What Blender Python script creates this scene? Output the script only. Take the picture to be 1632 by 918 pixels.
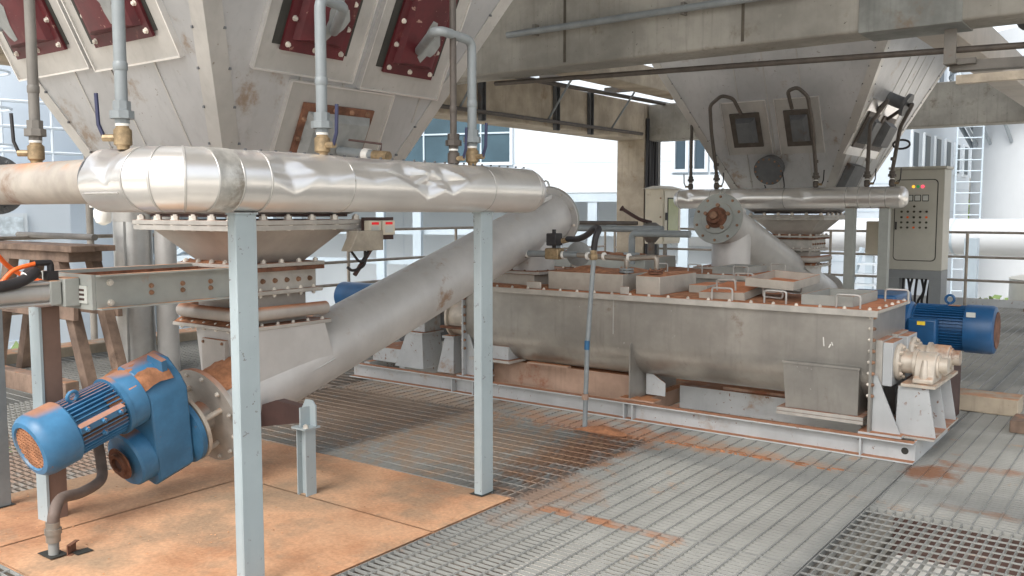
import bpy, math, random
import numpy as np
from mathutils import Matrix, Vector
random.seed(7)
R = math.radians
S = bpy.context.scene
COL = S.collection
for o in list(bpy.data.objects): bpy.data.objects.remove(o)

# ------------------------------------------------------------------ camera, world, sun, exposure
cam = bpy.data.cameras.new('camera'); camo = bpy.data.objects.new('camera', cam); COL.objects.link(camo)
S.camera = camo
cam.sensor_width = 36; cam.lens = 36*1435/1632; cam.clip_start = .05; cam.clip_end = 2000
camo.location = (0, 0, 1.55); camo.rotation_euler = (R(90-4.9), 0, R(36.6))

W = bpy.data.worlds.new('World'); S.world = W; W.use_nodes = True
nt = W.node_tree; nt.nodes.clear()
SUN_EL, SUN_AZ = 50, -80          # azimuth measured from +X towards +Y of where the light comes from
sky = nt.nodes.new('ShaderNodeTexSky'); sky.sky_type = 'NISHITA'; sky.sun_disc = False
sky.sun_elevation = R(SUN_EL); sky.sun_rotation = R(90-SUN_AZ); sky.air_density = 1.2; sky.dust_density = 4; sky.altitude = 10
hs = nt.nodes.new('ShaderNodeHueSaturation'); hs.inputs['Saturation'].default_value = .35
bg = nt.nodes.new('ShaderNodeBackground'); bg.inputs[1].default_value = .15
wo = nt.nodes.new('ShaderNodeOutputWorld')
nt.links.new(sky.outputs[0], hs.inputs['Color']); nt.links.new(hs.outputs[0], bg.inputs[0]); nt.links.new(bg.outputs[0], wo.inputs[0])
sl = bpy.data.lights.new('sun', 'SUN'); sl.energy = .8; sl.angle = R(25); sl.color = (1, .98, .95)
so = bpy.data.objects.new('sun', sl); COL.objects.link(so)
sd = Vector((math.cos(R(SUN_AZ))*math.cos(R(SUN_EL)), math.sin(R(SUN_AZ))*math.cos(R(SUN_EL)), math.sin(R(SUN_EL))))
so.rotation_euler = sd.to_track_quat('Z', 'Y').to_euler(); so.location = (0, 0, 30)
S.view_settings.view_transform = 'Standard'; S.view_settings.look = 'None'
S.view_settings.exposure = 1.17; S.view_settings.gamma = 1
S.view_settings.use_curve_mapping = False

# ------------------------------------------------------------------ materials
def lin(r, g, b):
    f = lambda c: (c/12.92 if c <= .04045 else ((c+.055)/1.055)**2.4)
    return (f(r/255), f(g/255), f(b/255), 1)
MATS = {}
DUST = lin(196, 138, 96); DARKDUST = lin(152, 98, 68)
def mat(name, col, rough=.5, metal=0., var=.18, vscale=6., streak=0., dust=0., dustcol=DUST, spot=0., spotcol=None, bump=0., bscale=40., rnd=0., brush=0., spec=.5, updust=.35, chip=0., chipcol=None):
    """procedural paint or metal: tone noise, vertical streaks, settled dust on upward faces, spots of wear, fine relief"""
    m = bpy.data.materials.new(name); m.use_nodes = True; MATS[name] = m
    n = m.node_tree.nodes; L = m.node_tree.links.new
    b = n['Principled BSDF']; b.inputs['Roughness'].default_value = rough; b.inputs['Metallic'].default_value = metal
    b.inputs['Specular IOR Level'].default_value = spec
    tc = n.new('ShaderNodeTexCoord')
    def noise(scale, detail=5, rgh=.6, sc=None):
        t = n.new('ShaderNodeTexNoise'); t.inputs['Scale'].default_value = scale; t.inputs['Detail'].default_value = detail; t.inputs['Roughness'].default_value = rgh
        if sc:
            mp = n.new('ShaderNodeMapping'); mp.inputs['Scale'].default_value = sc; L(tc.outputs['Object'], mp.inputs[0]); L(mp.outputs[0], t.inputs['Vector'])
        else: L(tc.outputs['Object'], t.inputs['Vector'])
        return t
    def ramp(src, lo, hi):
        r = n.new('ShaderNodeMapRange'); r.interpolation_type = 'SMOOTHSTEP'
        r.inputs['From Min'].default_value = lo; r.inputs['From Max'].default_value = hi; L(src, r.inputs['Value']); return r.outputs[0]
    def mul(a, k):
        x = n.new('ShaderNodeMath'); x.operation = 'MULTIPLY'; L(a, x.inputs[0])
        if isinstance(k, (int, float)): x.inputs[1].default_value = k
        else: L(k, x.inputs[1])
        return x.outputs[0]
    def mix(fac, a, bb):
        x = n.new('ShaderNodeMix'); x.data_type = 'RGBA'
        if isinstance(fac, float): x.inputs[0].default_value = fac
        else: L(fac, x.inputs[0])
        for i, c in ((6, a), (7, bb)):
            if isinstance(c, tuple): x.inputs[i].default_value = c
            else: L(c, x.inputs[i])
        return x.outputs[2]
    dk = tuple(c*(1-var*1.6) for c in col[:3])+(1,); lt = tuple(min(1, c*(1+var)) for c in col[:3])+(1,)
    n1 = noise(vscale); c = mix(ramp(n1.outputs[0], .3, .7), dk, lt)
    n2 = noise(vscale*7, 3); c = mix(mul(ramp(n2.outputs[0], .45, .75), .35*min(1, var*4)), c, dk)
    if streak:
        ns = noise(1, 4, .6, (22, 22, 1.3)); c = mix(mul(ramp(ns.outputs[0], .5, .75), streak), c, tuple(x*.55 for x in col[:3])+(1,))
    mask = None
    if spot:
        sp = noise(2.3, 8, .7); mask = mul(ramp(sp.outputs[0], .62-.2*spot, .72-.1*spot), .9)
        c = mix(mask, c, spotcol or DARKDUST)
    if chip:
        ch_ = noise(26, 3, .7); cm = noise(3.1, 3); k_ = mul(ramp(ch_.outputs[0], .74-.1*chip, .77-.1*chip), ramp(cm.outputs[0], .5-.12*chip, .62))
        c = mix(k_, c, chipcol or lin(98, 76, 62))
        sc_ = noise(1, 3, .6, (4, 70, 5)); c = mix(mul(ramp(sc_.outputs[0], .66, .74), .35*chip), c, lt)
    if rnd:
        oi = n.new('ShaderNodeObjectInfo'); h = n.new('ShaderNodeHueSaturation'); rr = n.new('ShaderNodeMapRange')
        rr.inputs['To Min'].default_value = 1-rnd; rr.inputs['To Max'].default_value = 1+rnd; L(oi.outputs['Random'], rr.inputs['Value'])
        L(rr.outputs[0], h.inputs['Value']); L(c, h.inputs['Color']); c = h.outputs[0]
    rsrc = None
    if dust:
        g = n.new('ShaderNodeNewGeometry'); sx = n.new('ShaderNodeSeparateXYZ'); L(g.outputs['Normal'], sx.inputs[0])
        up = ramp(sx.outputs['Z'], updust, .95); dn = noise(5, 6, .65)
        dm = mul(mul(up, ramp(dn.outputs[0], .62-.5*dust, .78-.38*dust)), min(1., .55+dust*.45))
        dcn = noise(9, 4); dc = mix(ramp(dcn.outputs[0], .3, .7), tuple(x*.72 for x in dustcol[:3])+(1,), dustcol)
        c = mix(dm, c, dc)
        if metal:
            inv = n.new('ShaderNodeMath'); inv.operation = 'SUBTRACT'; inv.inputs[0].default_value = 1; L(dm, inv.inputs[1]); L(mul(inv.outputs[0], metal), b.inputs['Metallic'])
        mr = n.new('ShaderNodeMix'); mr.data_type = 'FLOAT'; L(dm, mr.inputs[0]); mr.inputs[2].default_value = rough; mr.inputs[3].default_value = .95; L(mr.outputs[0], b.inputs['Roughness'])
    L(c, b.inputs['Base Color'])
    if bump:
        bn = noise(bscale, 4, .6, (1, 1, 1) if not brush else (brush, 1, 1)); bp = n.new('ShaderNodeBump'); bp.inputs['Strength'].default_value = bump; bp.inputs['Distance'].default_value = .004
        L(bn.outputs[0], bp.inputs['Height']); L(bp.outputs[0], b.inputs['Normal'])
    return m
def emit(name, col, s):
    m = bpy.data.materials.new(name); m.use_nodes = True; MATS[name] = m; b = m.node_tree.nodes['Principled BSDF']
    b.inputs['Base Color'].default_value = col; b.inputs['Emission Color'].default_value = col; b.inputs['Emission Strength'].default_value = s
    return m
ALUH = mat('hopper aluminium', lin(182, 183, 184), .44, .5, .09, 1.6, streak=.22, spot=.2, spotcol=lin(146, 128, 110), bump=.12, bscale=3, chip=.7, chipcol=lin(112, 98, 82))
ALUS = mat('aluminium trim', lin(182, 180, 176), .4, .55, .08, 3, streak=.2, chip=.6, chipcol=lin(120, 106, 90))
ALUP = mat('aluminium cladding', lin(226, 224, 221), .3, .8, .05, 3, dust=.25, dustcol=lin(188, 160, 136), bump=.05, bscale=6, updust=.55)
ALUD = mat('scuffed aluminium', lin(196, 194, 188), .42, .6, .16, 14, spot=.35, spotcol=lin(120, 112, 100))
DUCT = mat('galvanised duct', lin(198, 198, 196), .36, .75, .08, 4, streak=.1)
TUBE = mat('conveyor tube steel', lin(194, 192, 189), .46, .25, .07, 3, streak=.04, dust=.2, updust=.6, dustcol=lin(188, 166, 146), spot=.05, spotcol=lin(150, 120, 95))
CHUTE = mat('dusty chute steel', lin(172, 166, 159), .55, .15, .1, 4, dust=.85, dustcol=lin(176, 118, 82), spot=.15, spotcol=lin(170, 112, 78))
TROUGH = mat('stainless trough', lin(164, 161, 155), .36, .55, .14, 2.2, streak=.3, chip=.5, chipcol=lin(196, 194, 190), spot=.18, spotcol=lin(128, 112, 95), bump=.05, bscale=30, brush=.1)
COVER = mat('dusty cover plate', lin(172, 166, 156), .6, .2, .1, 5, dust=1.3, dustcol=lin(192, 124, 86), updust=.35)
GALV = mat('galvanised grating', lin(134, 135, 132), .62, .1, .14, 1.1, rnd=.06, spot=.1, spotcol=lin(150, 120, 96))
def grating_stains():   # spilled ore dust lying in patches on the grating, in platform metres
    n = GALV.node_tree.nodes; L = GALV.node_tree.links.new; b = n['Principled BSDF']; src = b.inputs['Base Color'].links[0].from_socket
    tc = n.new('ShaderNodeTexCoord'); nz = n.new('ShaderNodeTexNoise'); nz.inputs['Scale'].default_value = 7; nz.inputs['Detail'].default_value = 7; L(tc.outputs['Object'], nz.inputs['Vector'])
    for (cx, cy, rx, ry, col, k) in ((-3.05, 4.9, .34, .95, lin(122, 90, 70), 1.35), (-2.75, 4.0, .3, .5, lin(134, 104, 82), .9), (-2.6, 5.47, .7, .2, lin(150, 118, 94), .9), (-1.95, 5.47, .55, .12, lin(156, 122, 98), .7), (-1.12, 5.72, .16, .3, lin(120, 86, 66), 1.4), (-3.4, 5.5, .8, .25, lin(160, 112, 84), .9),
                                     (-.3, 6.0, .9, .1, lin(130, 98, 80), 1.1), (-2.35, 3.8, .5, .05, lin(138, 100, 76), 1.6), (-5.2, 5.0, 1.9, 1.6, lin(150, 122, 98), .8), (-5.6, 2.6, .8, 1.0, lin(140, 110, 90), .9), (-3.7, 4.6, .9, .8, lin(148, 124, 102), .7), (-.75, 5.1, .2, .06, lin(130, 110, 96), 1.2), (-4.6, 6.4, 1.4, .5, lin(140, 90, 62), 1.2), (-2.4, 6.4, 1.0, .4, lin(150, 96, 66), 1.1)):
        su = n.new('ShaderNodeVectorMath'); su.operation = 'SUBTRACT'; su.inputs[1].default_value = (cx, cy, 0); L(tc.outputs['Object'], su.inputs[0])
        mu = n.new('ShaderNodeVectorMath'); mu.operation = 'MULTIPLY'; mu.inputs[1].default_value = (1/rx, 1/ry, 0); L(su.outputs[0], mu.inputs[0])
        ln = n.new('ShaderNodeVectorMath'); ln.operation = 'LENGTH'; L(mu.outputs[0], ln.inputs[0])
        ad = n.new('ShaderNodeMath'); ad.operation = 'MULTIPLY_ADD'; ad.inputs[1].default_value = 2.6; ad.inputs[2].default_value = -1.3; L(nz.outputs[0], ad.inputs[0])
        a2 = n.new('ShaderNodeMath'); a2.operation = 'ADD'; L(ad.outputs[0], a2.inputs[0]); L(ln.outputs['Value'], a2.inputs[1])
        mr = n.new('ShaderNodeMapRange'); mr.inputs['From Min'].default_value = 1.05; mr.inputs['From Max'].default_value = .35; mr.inputs['To Max'].default_value = min(1, k*.7); L(a2.outputs[0], mr.inputs['Value'])
        mx = n.new('ShaderNodeMix'); mx.data_type = 'RGBA'; L(mr.outputs[0], mx.inputs[0]); L(src, mx.inputs[6]); mx.inputs[7].default_value = col; src = mx.outputs[2]
    L(src, b.inputs['Base Color'])
grating_stains()
FLANGE = mat('flange steel', lin(178, 174, 167), .5, .3, .1, 8, dust=.7, dustcol=lin(165, 110, 78))
BOLT = mat('zinc bolt', lin(214, 208, 198), .42, .4, .1, 20, rnd=.25)
RBOLT = mat('rusty bolt', lin(140, 108, 86), .7, .2, .2, 20, rnd=.3)
BLUEGREY = mat('pale blue grey paint', lin(154, 165, 168), .5, 0, .06, 2, streak=.1, spot=.1, spotcol=lin(148, 138, 122), chip=.9, chipcol=lin(92, 74, 62))
DUSTYPOST = mat('dust caked paint', lin(120, 96, 84), .8, 0, .12, 3, streak=.2)
GREYP = mat('grey green paint', lin(152, 155, 150), .5, 0, .08, 4, dust=.6, spot=.12, spotcol=lin(165, 115, 82))
WHITEP = mat('white grey steel paint', lin(174, 177, 178), .5, 0, .08, 3, dust=.9, dustcol=lin(172, 118, 84), streak=.16, spot=.2, spotcol=lin(150, 128, 110), chip=1, chipcol=lin(120, 84, 62))
RUSTBEAM = mat('rust washed paint', lin(168, 140, 122), .75, 0, .15, 3, dust=1.1, dustcol=lin(186, 128, 88), streak=.35, spot=.35, spotcol=lin(138, 80, 52))
CREAM = mat('cream bearing paint', lin(190, 180, 166), .42, .1, .12, 10, spot=.22, spotcol=lin(122, 82, 62), dust=.4)
MBLUE = mat('motor blue paint', lin(62, 116, 154), .42, 0, .12, 7, dust=.9, dustcol=lin(176, 124, 92), spot=.22, spotcol=lin(112, 120, 126), updust=.8, chip=.8, chipcol=lin(128, 100, 84))
MBLUE2 = mat('dark motor blue paint', lin(26, 78, 122), .4, 0, .1, 6, spot=.05, spotcol=lin(90, 110, 125))
RED = mat('dark red paint', lin(80, 19, 26), .52, 0, .18, 6, spot=.14, spotcol=lin(128, 84, 76), chip=.8, chipcol=lin(150, 120, 108))
REDGREY = mat('grey primer patch', lin(134, 136, 134), .6, 0, .1, 12)
RUST = mat('rust', lin(112, 76, 58), .85, .1, .3, 14)
CONC = mat('cast concrete', lin(150, 147, 139), .85, 0, .2, 1.3, streak=.45, spot=.32, spotcol=lin(116, 108, 96), bump=.45, bscale=18, chip=.8, chipcol=lin(70, 64, 56))
CONCW = mat('warm concrete', lin(166, 154, 136), .85, 0, .18, 2, streak=.35, spot=.2, spotcol=lin(140, 122, 100), bump=.35, chip=.5, chipcol=lin(90, 80, 68), bscale=18, dust=.5)
STEELB = mat('weathered frame steel', lin(116, 112, 106), .6, .1, .14, 4, spot=.2, spotcol=lin(118, 92, 74))
PIPEG = mat('painted pipe', lin(130, 136, 138), .45, .1, .08, 8, spot=.06, spotcol=lin(120, 100, 84))
PIPEB = mat('brown aged pipe', lin(84, 77, 71), .55, .2, .14, 10)
BRASS = mat('tarnished brass', lin(150, 130, 100), .5, .4, .22, 25, spot=.2, spotcol=lin(110, 84, 58))
BLACK = mat('black rubber', lin(38, 36, 38), .55, 0, .1, 20)
CONDUIT = mat('dusty conduit', lin(104, 90, 82), .7, 0, .14, 12)
NAVY = mat('navy lever sleeve', lin(40, 44, 74), .45, 0, .1, 20)
ORANGE = mat('orange air hose', lin(238, 104, 36), .4, 0, .05, 20)
WOOD = mat('weathered timber', lin(124, 104, 90), .85, 0, .3, 3, dust=.25, streak=.4, spot=.2, spotcol=lin(92, 76, 64), bump=.3, bscale=30)
DARKBR = mat('dark brown steel', lin(72, 52, 48), .7, 0, .14, 6)
WHITE = mat('white wrap', lin(226, 224, 218), .6, 0, .05, 10)
PLATE = mat('dust covered plate', lin(160, 142, 122), .9, 0, .1, 2, bump=.25, bscale=60)
CABIN = mat('stainless cabinet', lin(172, 170, 160), .4, .35, .06, 2, brush=.2, bump=.03)
CABG = mat('grey cabinet plinth', lin(120, 124, 126), .5, .1, .06, 3)
BEIGE = mat('beige cabinet paint', lin(206, 198, 180), .5, 0, .05, 3, spot=.05, spotcol=lin(150, 120, 95))
GREENW = mat('cabinet window', lin(168, 172, 132), .2, 0, .05, 3)
DARKG = mat('dark grey box paint', lin(92, 94, 96), .55, 0, .12, 8, spot=.2, spotcol=lin(82, 66, 56))
GASKET = mat('black gasket', lin(44, 44, 40), .6, 0, .05, 5)
METER = mat('meter face', lin(188, 190, 184), .3, 0, .04, 5)
BTN = mat('push button', lin(66, 62, 52), .4, 0, .2, 5, rnd=.4)
REDL = emit('red lamp', lin(255, 60, 80), 1.2); YELL = emit('amber lamp', lin(255, 190, 60), .5); GRNL = emit('green lamp', lin(40, 150, 80), .2)
REDD = emit('red display', lin(190, 20, 30), .3)
YSTICK = mat('yellow sticker', lin(238, 205, 60), .5, 0, .05, 30)
RAIL = mat('worn railing steel', lin(150, 142, 132), .4, .5, .14, 6, spot=.15, spotcol=lin(120, 92, 72))
BGWHITE = mat('white cladding wall', lin(188, 196, 202), .6, 0, .03, .3, streak=.03)
BGBLUE = mat('pale blue wall', lin(182, 192, 201), .6, 0, .03, .3, streak=.03)
BGSTEEL = mat('pale blue steelwork', lin(166, 180, 190), .5, 0, .05, 1)
BGDARK = mat('grey steelwork', lin(132, 140, 146), .5, 0, .06, 1)
GLASS = mat('factory glass', lin(62, 82, 92), .3, 0, .14, .5, spec=.2)
GLASSD = mat('dark window glass', lin(60, 74, 84), .35, 0, .1, .5, spec=.15)
TANK = mat('white tank paint', lin(192, 196, 199), .5, 0, .04, .3, streak=.05)
GROUND = mat('pale yard concrete', lin(222, 214, 200), .9, 0, .1, .15)
LEAF = mat('leaf green', lin(92, 112, 62), .7, 0, .3, 2)
BARK = mat('bark', lin(92, 76, 60), .9)
PINK = mat('faded pink tarpaulin', lin(200, 150, 150), .8, 0, .3, 3)
def plate_nodes():
    n = PLATE.node_tree.nodes; L = PLATE.node_tree.links.new; b = n['Principled BSDF']; tc = n.new('ShaderNodeTexCoord')
    def nz(s, d=6, r=.6):
        t = n.new('ShaderNodeTexNoise'); t.inputs['Scale'].default_value = s; t.inputs['Detail'].default_value = d; t.inputs['Roughness'].default_value = r; L(tc.outputs['Object'], t.inputs['Vector']); return t.outputs[0]
    def cr(src, *st):
        c = n.new('ShaderNodeValToRGB'); e = c.color_ramp.elements
        e[0].position, e[0].color = st[0]; e[1].position, e[1].color = st[-1]
        for p, k in st[1:-1]: x = e.new(p); x.color = k
        L(src, c.inputs[0]); return c.outputs[0]
    base = cr(nz(1.1), (.32, lin(146, 100, 72)), (.43, lin(178, 132, 98)), (.54, lin(194, 152, 118)), (.66, lin(160, 134, 108)))
    worn = n.new('ShaderNodeMapRange'); worn.inputs['From Min'].default_value = .5; worn.inputs['From Max'].default_value = .6; worn.inputs['To Max'].default_value = .8; L(nz(1.7, 8, .66), worn.inputs['Value'])
    fine = n.new('ShaderNodeMapRange'); fine.inputs['From Min'].default_value = .35; fine.inputs['From Max'].default_value = .7; fine.inputs['To Min'].default_value = .82; fine.inputs['To Max'].default_value = 1.08; L(nz(55, 3), fine.inputs['Value'])
    m1 = n.new('ShaderNodeMix'); m1.data_type = 'RGBA'; L(worn.outputs[0], m1.inputs[0]); L(base, m1.inputs[6]); m1.inputs[7].default_value = lin(148, 124, 100)
    h = n.new('ShaderNodeHueSaturation'); L(m1.outputs[2], h.inputs['Color']); L(fine.outputs[0], h.inputs['Value']); L(h.outputs[0], b.inputs['Base Color'])
plate_nodes()

# ------------------------------------------------------------------ mesh helpers
class MB:
    def __init__(s): s.v = []; s.f = []; s.sm = True
    def add(s, vs, fs):
        o = len(s.v); s.v += [tuple(p) for p in vs]; s.f += [tuple(i+o for i in f) for f in fs]; return s
    def box(s, x0, x1, y0, y1, z0, z1, M=None):
        vs = [Vector((x, y, z)) for z in (z0, z1) for y in (y0, y1) for x in (x0, x1)]
        if M: vs = [M @ p for p in vs]
        return s.add(vs, [(0, 2, 3, 1), (4, 5, 7, 6), (0, 1, 5, 4), (2, 6, 7, 3), (0, 4, 6, 2), (1, 3, 7, 5)])
    def prism(s, poly, d, M=None, d0=0.):
        n = len(poly); vs = [Vector((x, y, d0)) for x, y in poly]+[Vector((x, y, d)) for x, y in poly]
        if M: vs = [M @ p for p in vs]
        return s.add(vs, [tuple(range(n))[::-1], tuple(range(n, 2*n))]+[(i, (i+1) % n, n+(i+1) % n, n+i) for i in range(n)])
    def loft(s, loops, cap=True):
        n = len(loops[0]); vs = [p for l in loops for p in l]; fs = []
        for k in range(len(loops)-1):
            for i in range(n): fs.append((k*n+i, k*n+(i+1) % n, (k+1)*n+(i+1) % n, (k+1)*n+i))
        if cap: fs += [tuple(range(n))[::-1], tuple(range((len(loops)-1)*n, len(loops)*n))]
        return s.add(vs, fs)
    def cyl(s, p0, p1, r0, r1=None, n=20, cap=True):
        p0, p1 = Vector(p0), Vector(p1); r1 = r0 if r1 is None else r1
        q = (p1-p0).to_track_quat('Z', 'Y').to_matrix()
        c = [q @ Vector((math.cos(2*math.pi*i/n), math.sin(2*math.pi*i/n), 0)) for i in range(n)]
        return s.loft([[p0+x*r0 for x in c], [p1+x*r1 for x in c]], cap)
    def lathe(s, prof, p0, axis, n=28, cap=True):
        p0 = Vector(p0); a = Vector(axis).normalized(); q = a.to_track_quat('Z', 'Y').to_matrix()
        c = [q @ Vector((math.cos(2*math.pi*i/n), math.sin(2*math.pi*i/n), 0)) for i in range(n)]
        return s.loft([[p0+a*h+x*r for x in c] for r, h in prof], cap)
    def tube(s, pts, r, n=10, cap=True):
        pts = [Vector(p) for p in pts]; T = []
        for i in range(len(pts)):
            a = pts[max(0, i-1)]; b = pts[min(len(pts)-1, i+1)]; T.append((b-a).normalized())
        u = T[0].orthogonal().normalized(); loops = []
        for i, p in enumerate(pts):
            u = (u-T[i]*u.dot(T[i])).normalized(); w = T[i].cross(u); rr = r[i] if isinstance(r, (list, tuple)) else r
            loops.append([p+(u*math.cos(2*math.pi*k/n)+w*math.sin(2*math.pi*k/n))*rr for k in range(n)])
        return s.loft(loops, cap)
def fillet(pts, rad, k=6):
    pts = [Vector(p) for p in pts]; out = [pts[0]]
    for i in range(1, len(pts)-1):
        a, b, c = pts[i-1], pts[i], pts[i+1]; d1 = (a-b); d2 = (c-b); rr = min(rad, d1.length*.49, d2.length*.49)
        A = b+d1.normalized()*rr; Cc = b+d2.normalized()*rr
        for j in range(k+1): t = j/k; out.append(A*(1-t)**2+b*2*t*(1-t)+Cc*t*t)
    return out+[pts[-1]]
def smooth_path(pts, k=8):
    P = [Vector(p) for p in pts]; P = [P[0]*2-P[1]]+P+[P[-1]*2-P[-2]]; out = []
    for i in range(1, len(P)-2):
        for j in range(k):
            t = j/k; a, b, c, d = P[i-1:i+3]
            out.append(.5*((2*b)+(c-a)*t+(2*a-5*b+4*c-d)*t*t+(3*b-a-3*c+d)*t**3))
    return out+[P[-2]]
def root(name, loc, label, cat, group=None):
    o = bpy.data.objects.new(name, None); COL.objects.link(o); o.location = loc; o.empty_display_size = .1
    o['label'] = label; o['category'] = cat
    if group: o['group'] = group
    bpy.context.view_layer.update()
    return o
WL = {}
def wloc(o):
    p = Vector((0, 0, 0))
    while o: p = p+o.location; o = o.parent
    return p
def mk(name, mb, m, parent=None, bevel=0, label=None, kind=None, flat=False, angle=38):
    off = wloc(parent) if parent else Vector((0, 0, 0))
    me = bpy.data.meshes.new(name); me.from_pydata([(x-off.x, y-off.y, z-off.z) for x, y, z in mb.v], [], mb.f); me.materials.append(m)
    if not flat:
        me.polygons.foreach_set('use_smooth', [True]*len(me.polygons)); me.set_sharp_from_angle(angle=R(angle))
    me.update(); o = bpy.data.objects.new(name, me); COL.objects.link(o)
    if parent: o.parent = parent
    if bevel:
        b = o.modifiers.new('bevel', 'BEVEL'); b.width = bevel; b.segments = 2; b.limit_method = 'ANGLE'; b.angle_limit = R(40)
    if label: o['label'] = label
    if kind: o['kind'] = kind
    return o
def tag(o, label, cat, group=None):
    o['label'] = label; o['category'] = cat
    if group: o['group'] = group
    return o
def struct(name, mb, m, **k): return mk(name, mb, m, kind='structure', **k)
def copy_tree(o, parent=None):
    c = o.copy(); COL.objects.link(c); c.parent = parent
    for ch in list(o.children): copy_tree(ch, c)
    return c
BM = {}
def bolts(parent, pts, axis, size=.018, m=None, h=None):
    """one bolt object per place, sharing a mesh"""
    m = m or BOLT; key = (round(size, 4), m.name, tuple(round(a, 3) for a in axis), h)
    if key not in BM:
        b = MB(); a = Vector(axis).normalized(); hh = h or size*1.1
        b.cyl((0, 0, 0), a*size*.18, size*1.25, n=10); b.cyl(a*size*.18, a*hh, size, n=6); b.cyl(a*hh, a*(hh+size*.35), size*.5, n=6)
        me = bpy.data.meshes.new('bolt'); me.from_pydata(b.v, [], b.f); me.materials.append(m); BM[key] = me
    off = wloc(parent); out = []
    for p in pts:
        o = bpy.data.objects.new('bolt', BM[key]); COL.objects.link(o); o.parent = parent; o.location = Vector(p)-off; out.append(o)
    return out
def seq(a, b, n): return [a+(b-a)*i/(n-1) for i in range(n)]
def frame(o, x, y): # matrix with local x,y,z axes
    x = Vector(x).normalized(); y = Vector(y).normalized(); z = x.cross(y)
    return Matrix(((x.x, y.x, z.x, o[0]), (x.y, y.y, z.y, o[1]), (x.z, y.z, z.z, o[2]), (0, 0, 0, 1)))
def ibeam(p0, p1, h, w, t, upv=(0, 0, 1)):
    p0, p1 = Vector(p0), Vector(p1); d = (p1-p0); z = d.normalized(); y = (Vector(upv)-z*z.dot(Vector(upv))).normalized(); x = y.cross(z)
    M = Matrix(((x.x, y.x, z.x, p0.x), (x.y, y.y, z.y, p0.y), (x.z, y.z, z.z, p0.z), (0, 0, 0, 1)))
    a, b, k = w/2, h/2, t/2
    return MB().prism([(-a, -b), (a, -b), (a, -b+t), (k, -b+t), (k, b-t), (a, b-t), (a, b), (-a, b), (-a, b-t), (-k, b-t), (-k, -b+t), (-a, -b+t)], d.length, M)
def channel(p0, p1, h, w, t, upv=(0, 0, 1), mb=None, flip=1):
    p0, p1 = Vector(p0), Vector(p1); d = (p1-p0); z = d.normalized(); y = (Vector(upv)-z*z.dot(Vector(upv))).normalized(); x = y.cross(z)*flip
    M = Matrix(((x.x, y.x, z.x, p0.x), (x.y, y.y, z.y, p0.y), (x.z, y.z, z.z, p0.z), (0, 0, 0, 1)))
    b = h/2
    return (mb or MB()).prism([(0, -b), (w, -b), (w, -b+t), (t, -b+t), (t, b-t), (w, b-t), (w, b), (0, b)], d.length, M)
def sq(xc, yc, a, z, b=None):
    b = a if b is None else b
    return [(xc-a, yc-b, z), (xc+a, yc-b, z), (xc+a, yc+b, z), (xc-a, yc+b, z)]

# ------------------------------------------------------------------ setting: ground, platform
struct('ground', MB().box(-140, 140, -60, 220, -5.6, -5.5), GROUND)
fl = bpy.data.objects.new('platform_floor', None); COL.objects.link(fl); fl['kind'] = 'structure'
def panel(x0, x1, y0, y1, along='x', pb=.041, pc=.1, deep=.0155, cd=.005):
    g = .004; x0 += g; x1 -= g; y0 += g; y1 -= g; dz = random.uniform(-.003, 0); mb = MB(); t = .0045
    mb.box(x0, x0+.005, y0, y1, -deep+dz, dz); mb.box(x1-.005, x1, y0, y1, -deep+dz, dz)
    mb.box(x0+.005, x1-.005, y0, y0+.005, -deep+dz, dz); mb.box(x0+.005, x1-.005, y1-.005, y1, -deep+dz, dz)
    def bars(a0, a1, p):
        n = max(2, round((a1-a0)/p)); return [a0+(a1-a0)*i/n for i in range(1, n)]
    if along == 'x':
        for y in bars(y0, y1, pb): mb.box(x0+.005, x1-.005, y-t/2, y+t/2, -deep+dz, dz-.001)
        for x in bars(x0, x1, pc): mb.box(x-.0042, x+.0042, y0+.005, y1-.005, -cd+dz, dz+.0006)
    else:
        for x in bars(x0, x1, pb): mb.box(x-t/2, x+t/2, y0+.005, y1-.005, -deep+dz, dz-.001)
        for y in bars(y0, y1, pc): mb.box(x0+.005, x1-.005, y-.003, y+.003, -cd+dz, dz+.0006)
    mk('grating_panel', mb, GALV, fl, flat=True)
XS = [-9.5, -9.13, -7.555, -5.98, -4.405, -2.83, -1.255, .32, 1.895, 3.47]
YS = [-.94, .65, 2.24, 3.83, 5.42, 7.01, 8.6, 10.19, 11.78, 13.37, 14.96, 16.3]
for i in range(len(XS)-1):
    for j in range(len(YS)-1):
        x0, x1, y0, y1 = XS[i], XS[i+1], YS[j], YS[j+1]
        if x1-x0 < .5 and j > 10: continue
        if i == 3 and j == 1: panel(x0, -5.08, y0, y1); panel(-5.08, x1, y0, 1.75); continue
        if i == 3 and j == 2: panel(x0, -5.08, y0, y1); continue
        if i == 4 and j == 2: continue
        if i == 4 and j == 1: panel(x0, x1, y0, 1.75); continue
        if i == 6 and j in (2, 3):
            if j == 2: panel(x0, x1, y0, 3.26)
            else: panel(x0, x1, 3.26, 4.85, 'y', .045, .082, deep=.03, cd=.007); panel(x0, x1, 4.85, 5.42)
            continue
        if i == 7 and j == 2: panel(x0, x1, 3.26-1.02, 3.26); panel(x0, x1, 3.26, 4.85, 'y', .045, .082, deep=.03, cd=.007); continue
        if i == 7 and j == 3: panel(x0, x1, 4.85, 5.42); continue
        if i == 4 and j == 3: panel(x0, x1, y0, y1, 'y', .05, .1, deep=.025); continue
        if i < 4 and (i+j) % 3 == 0: panel(x0, x1, y0, y1, 'y', deep=.025); continue
        panel(x0, x1, y0, y1)
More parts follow.
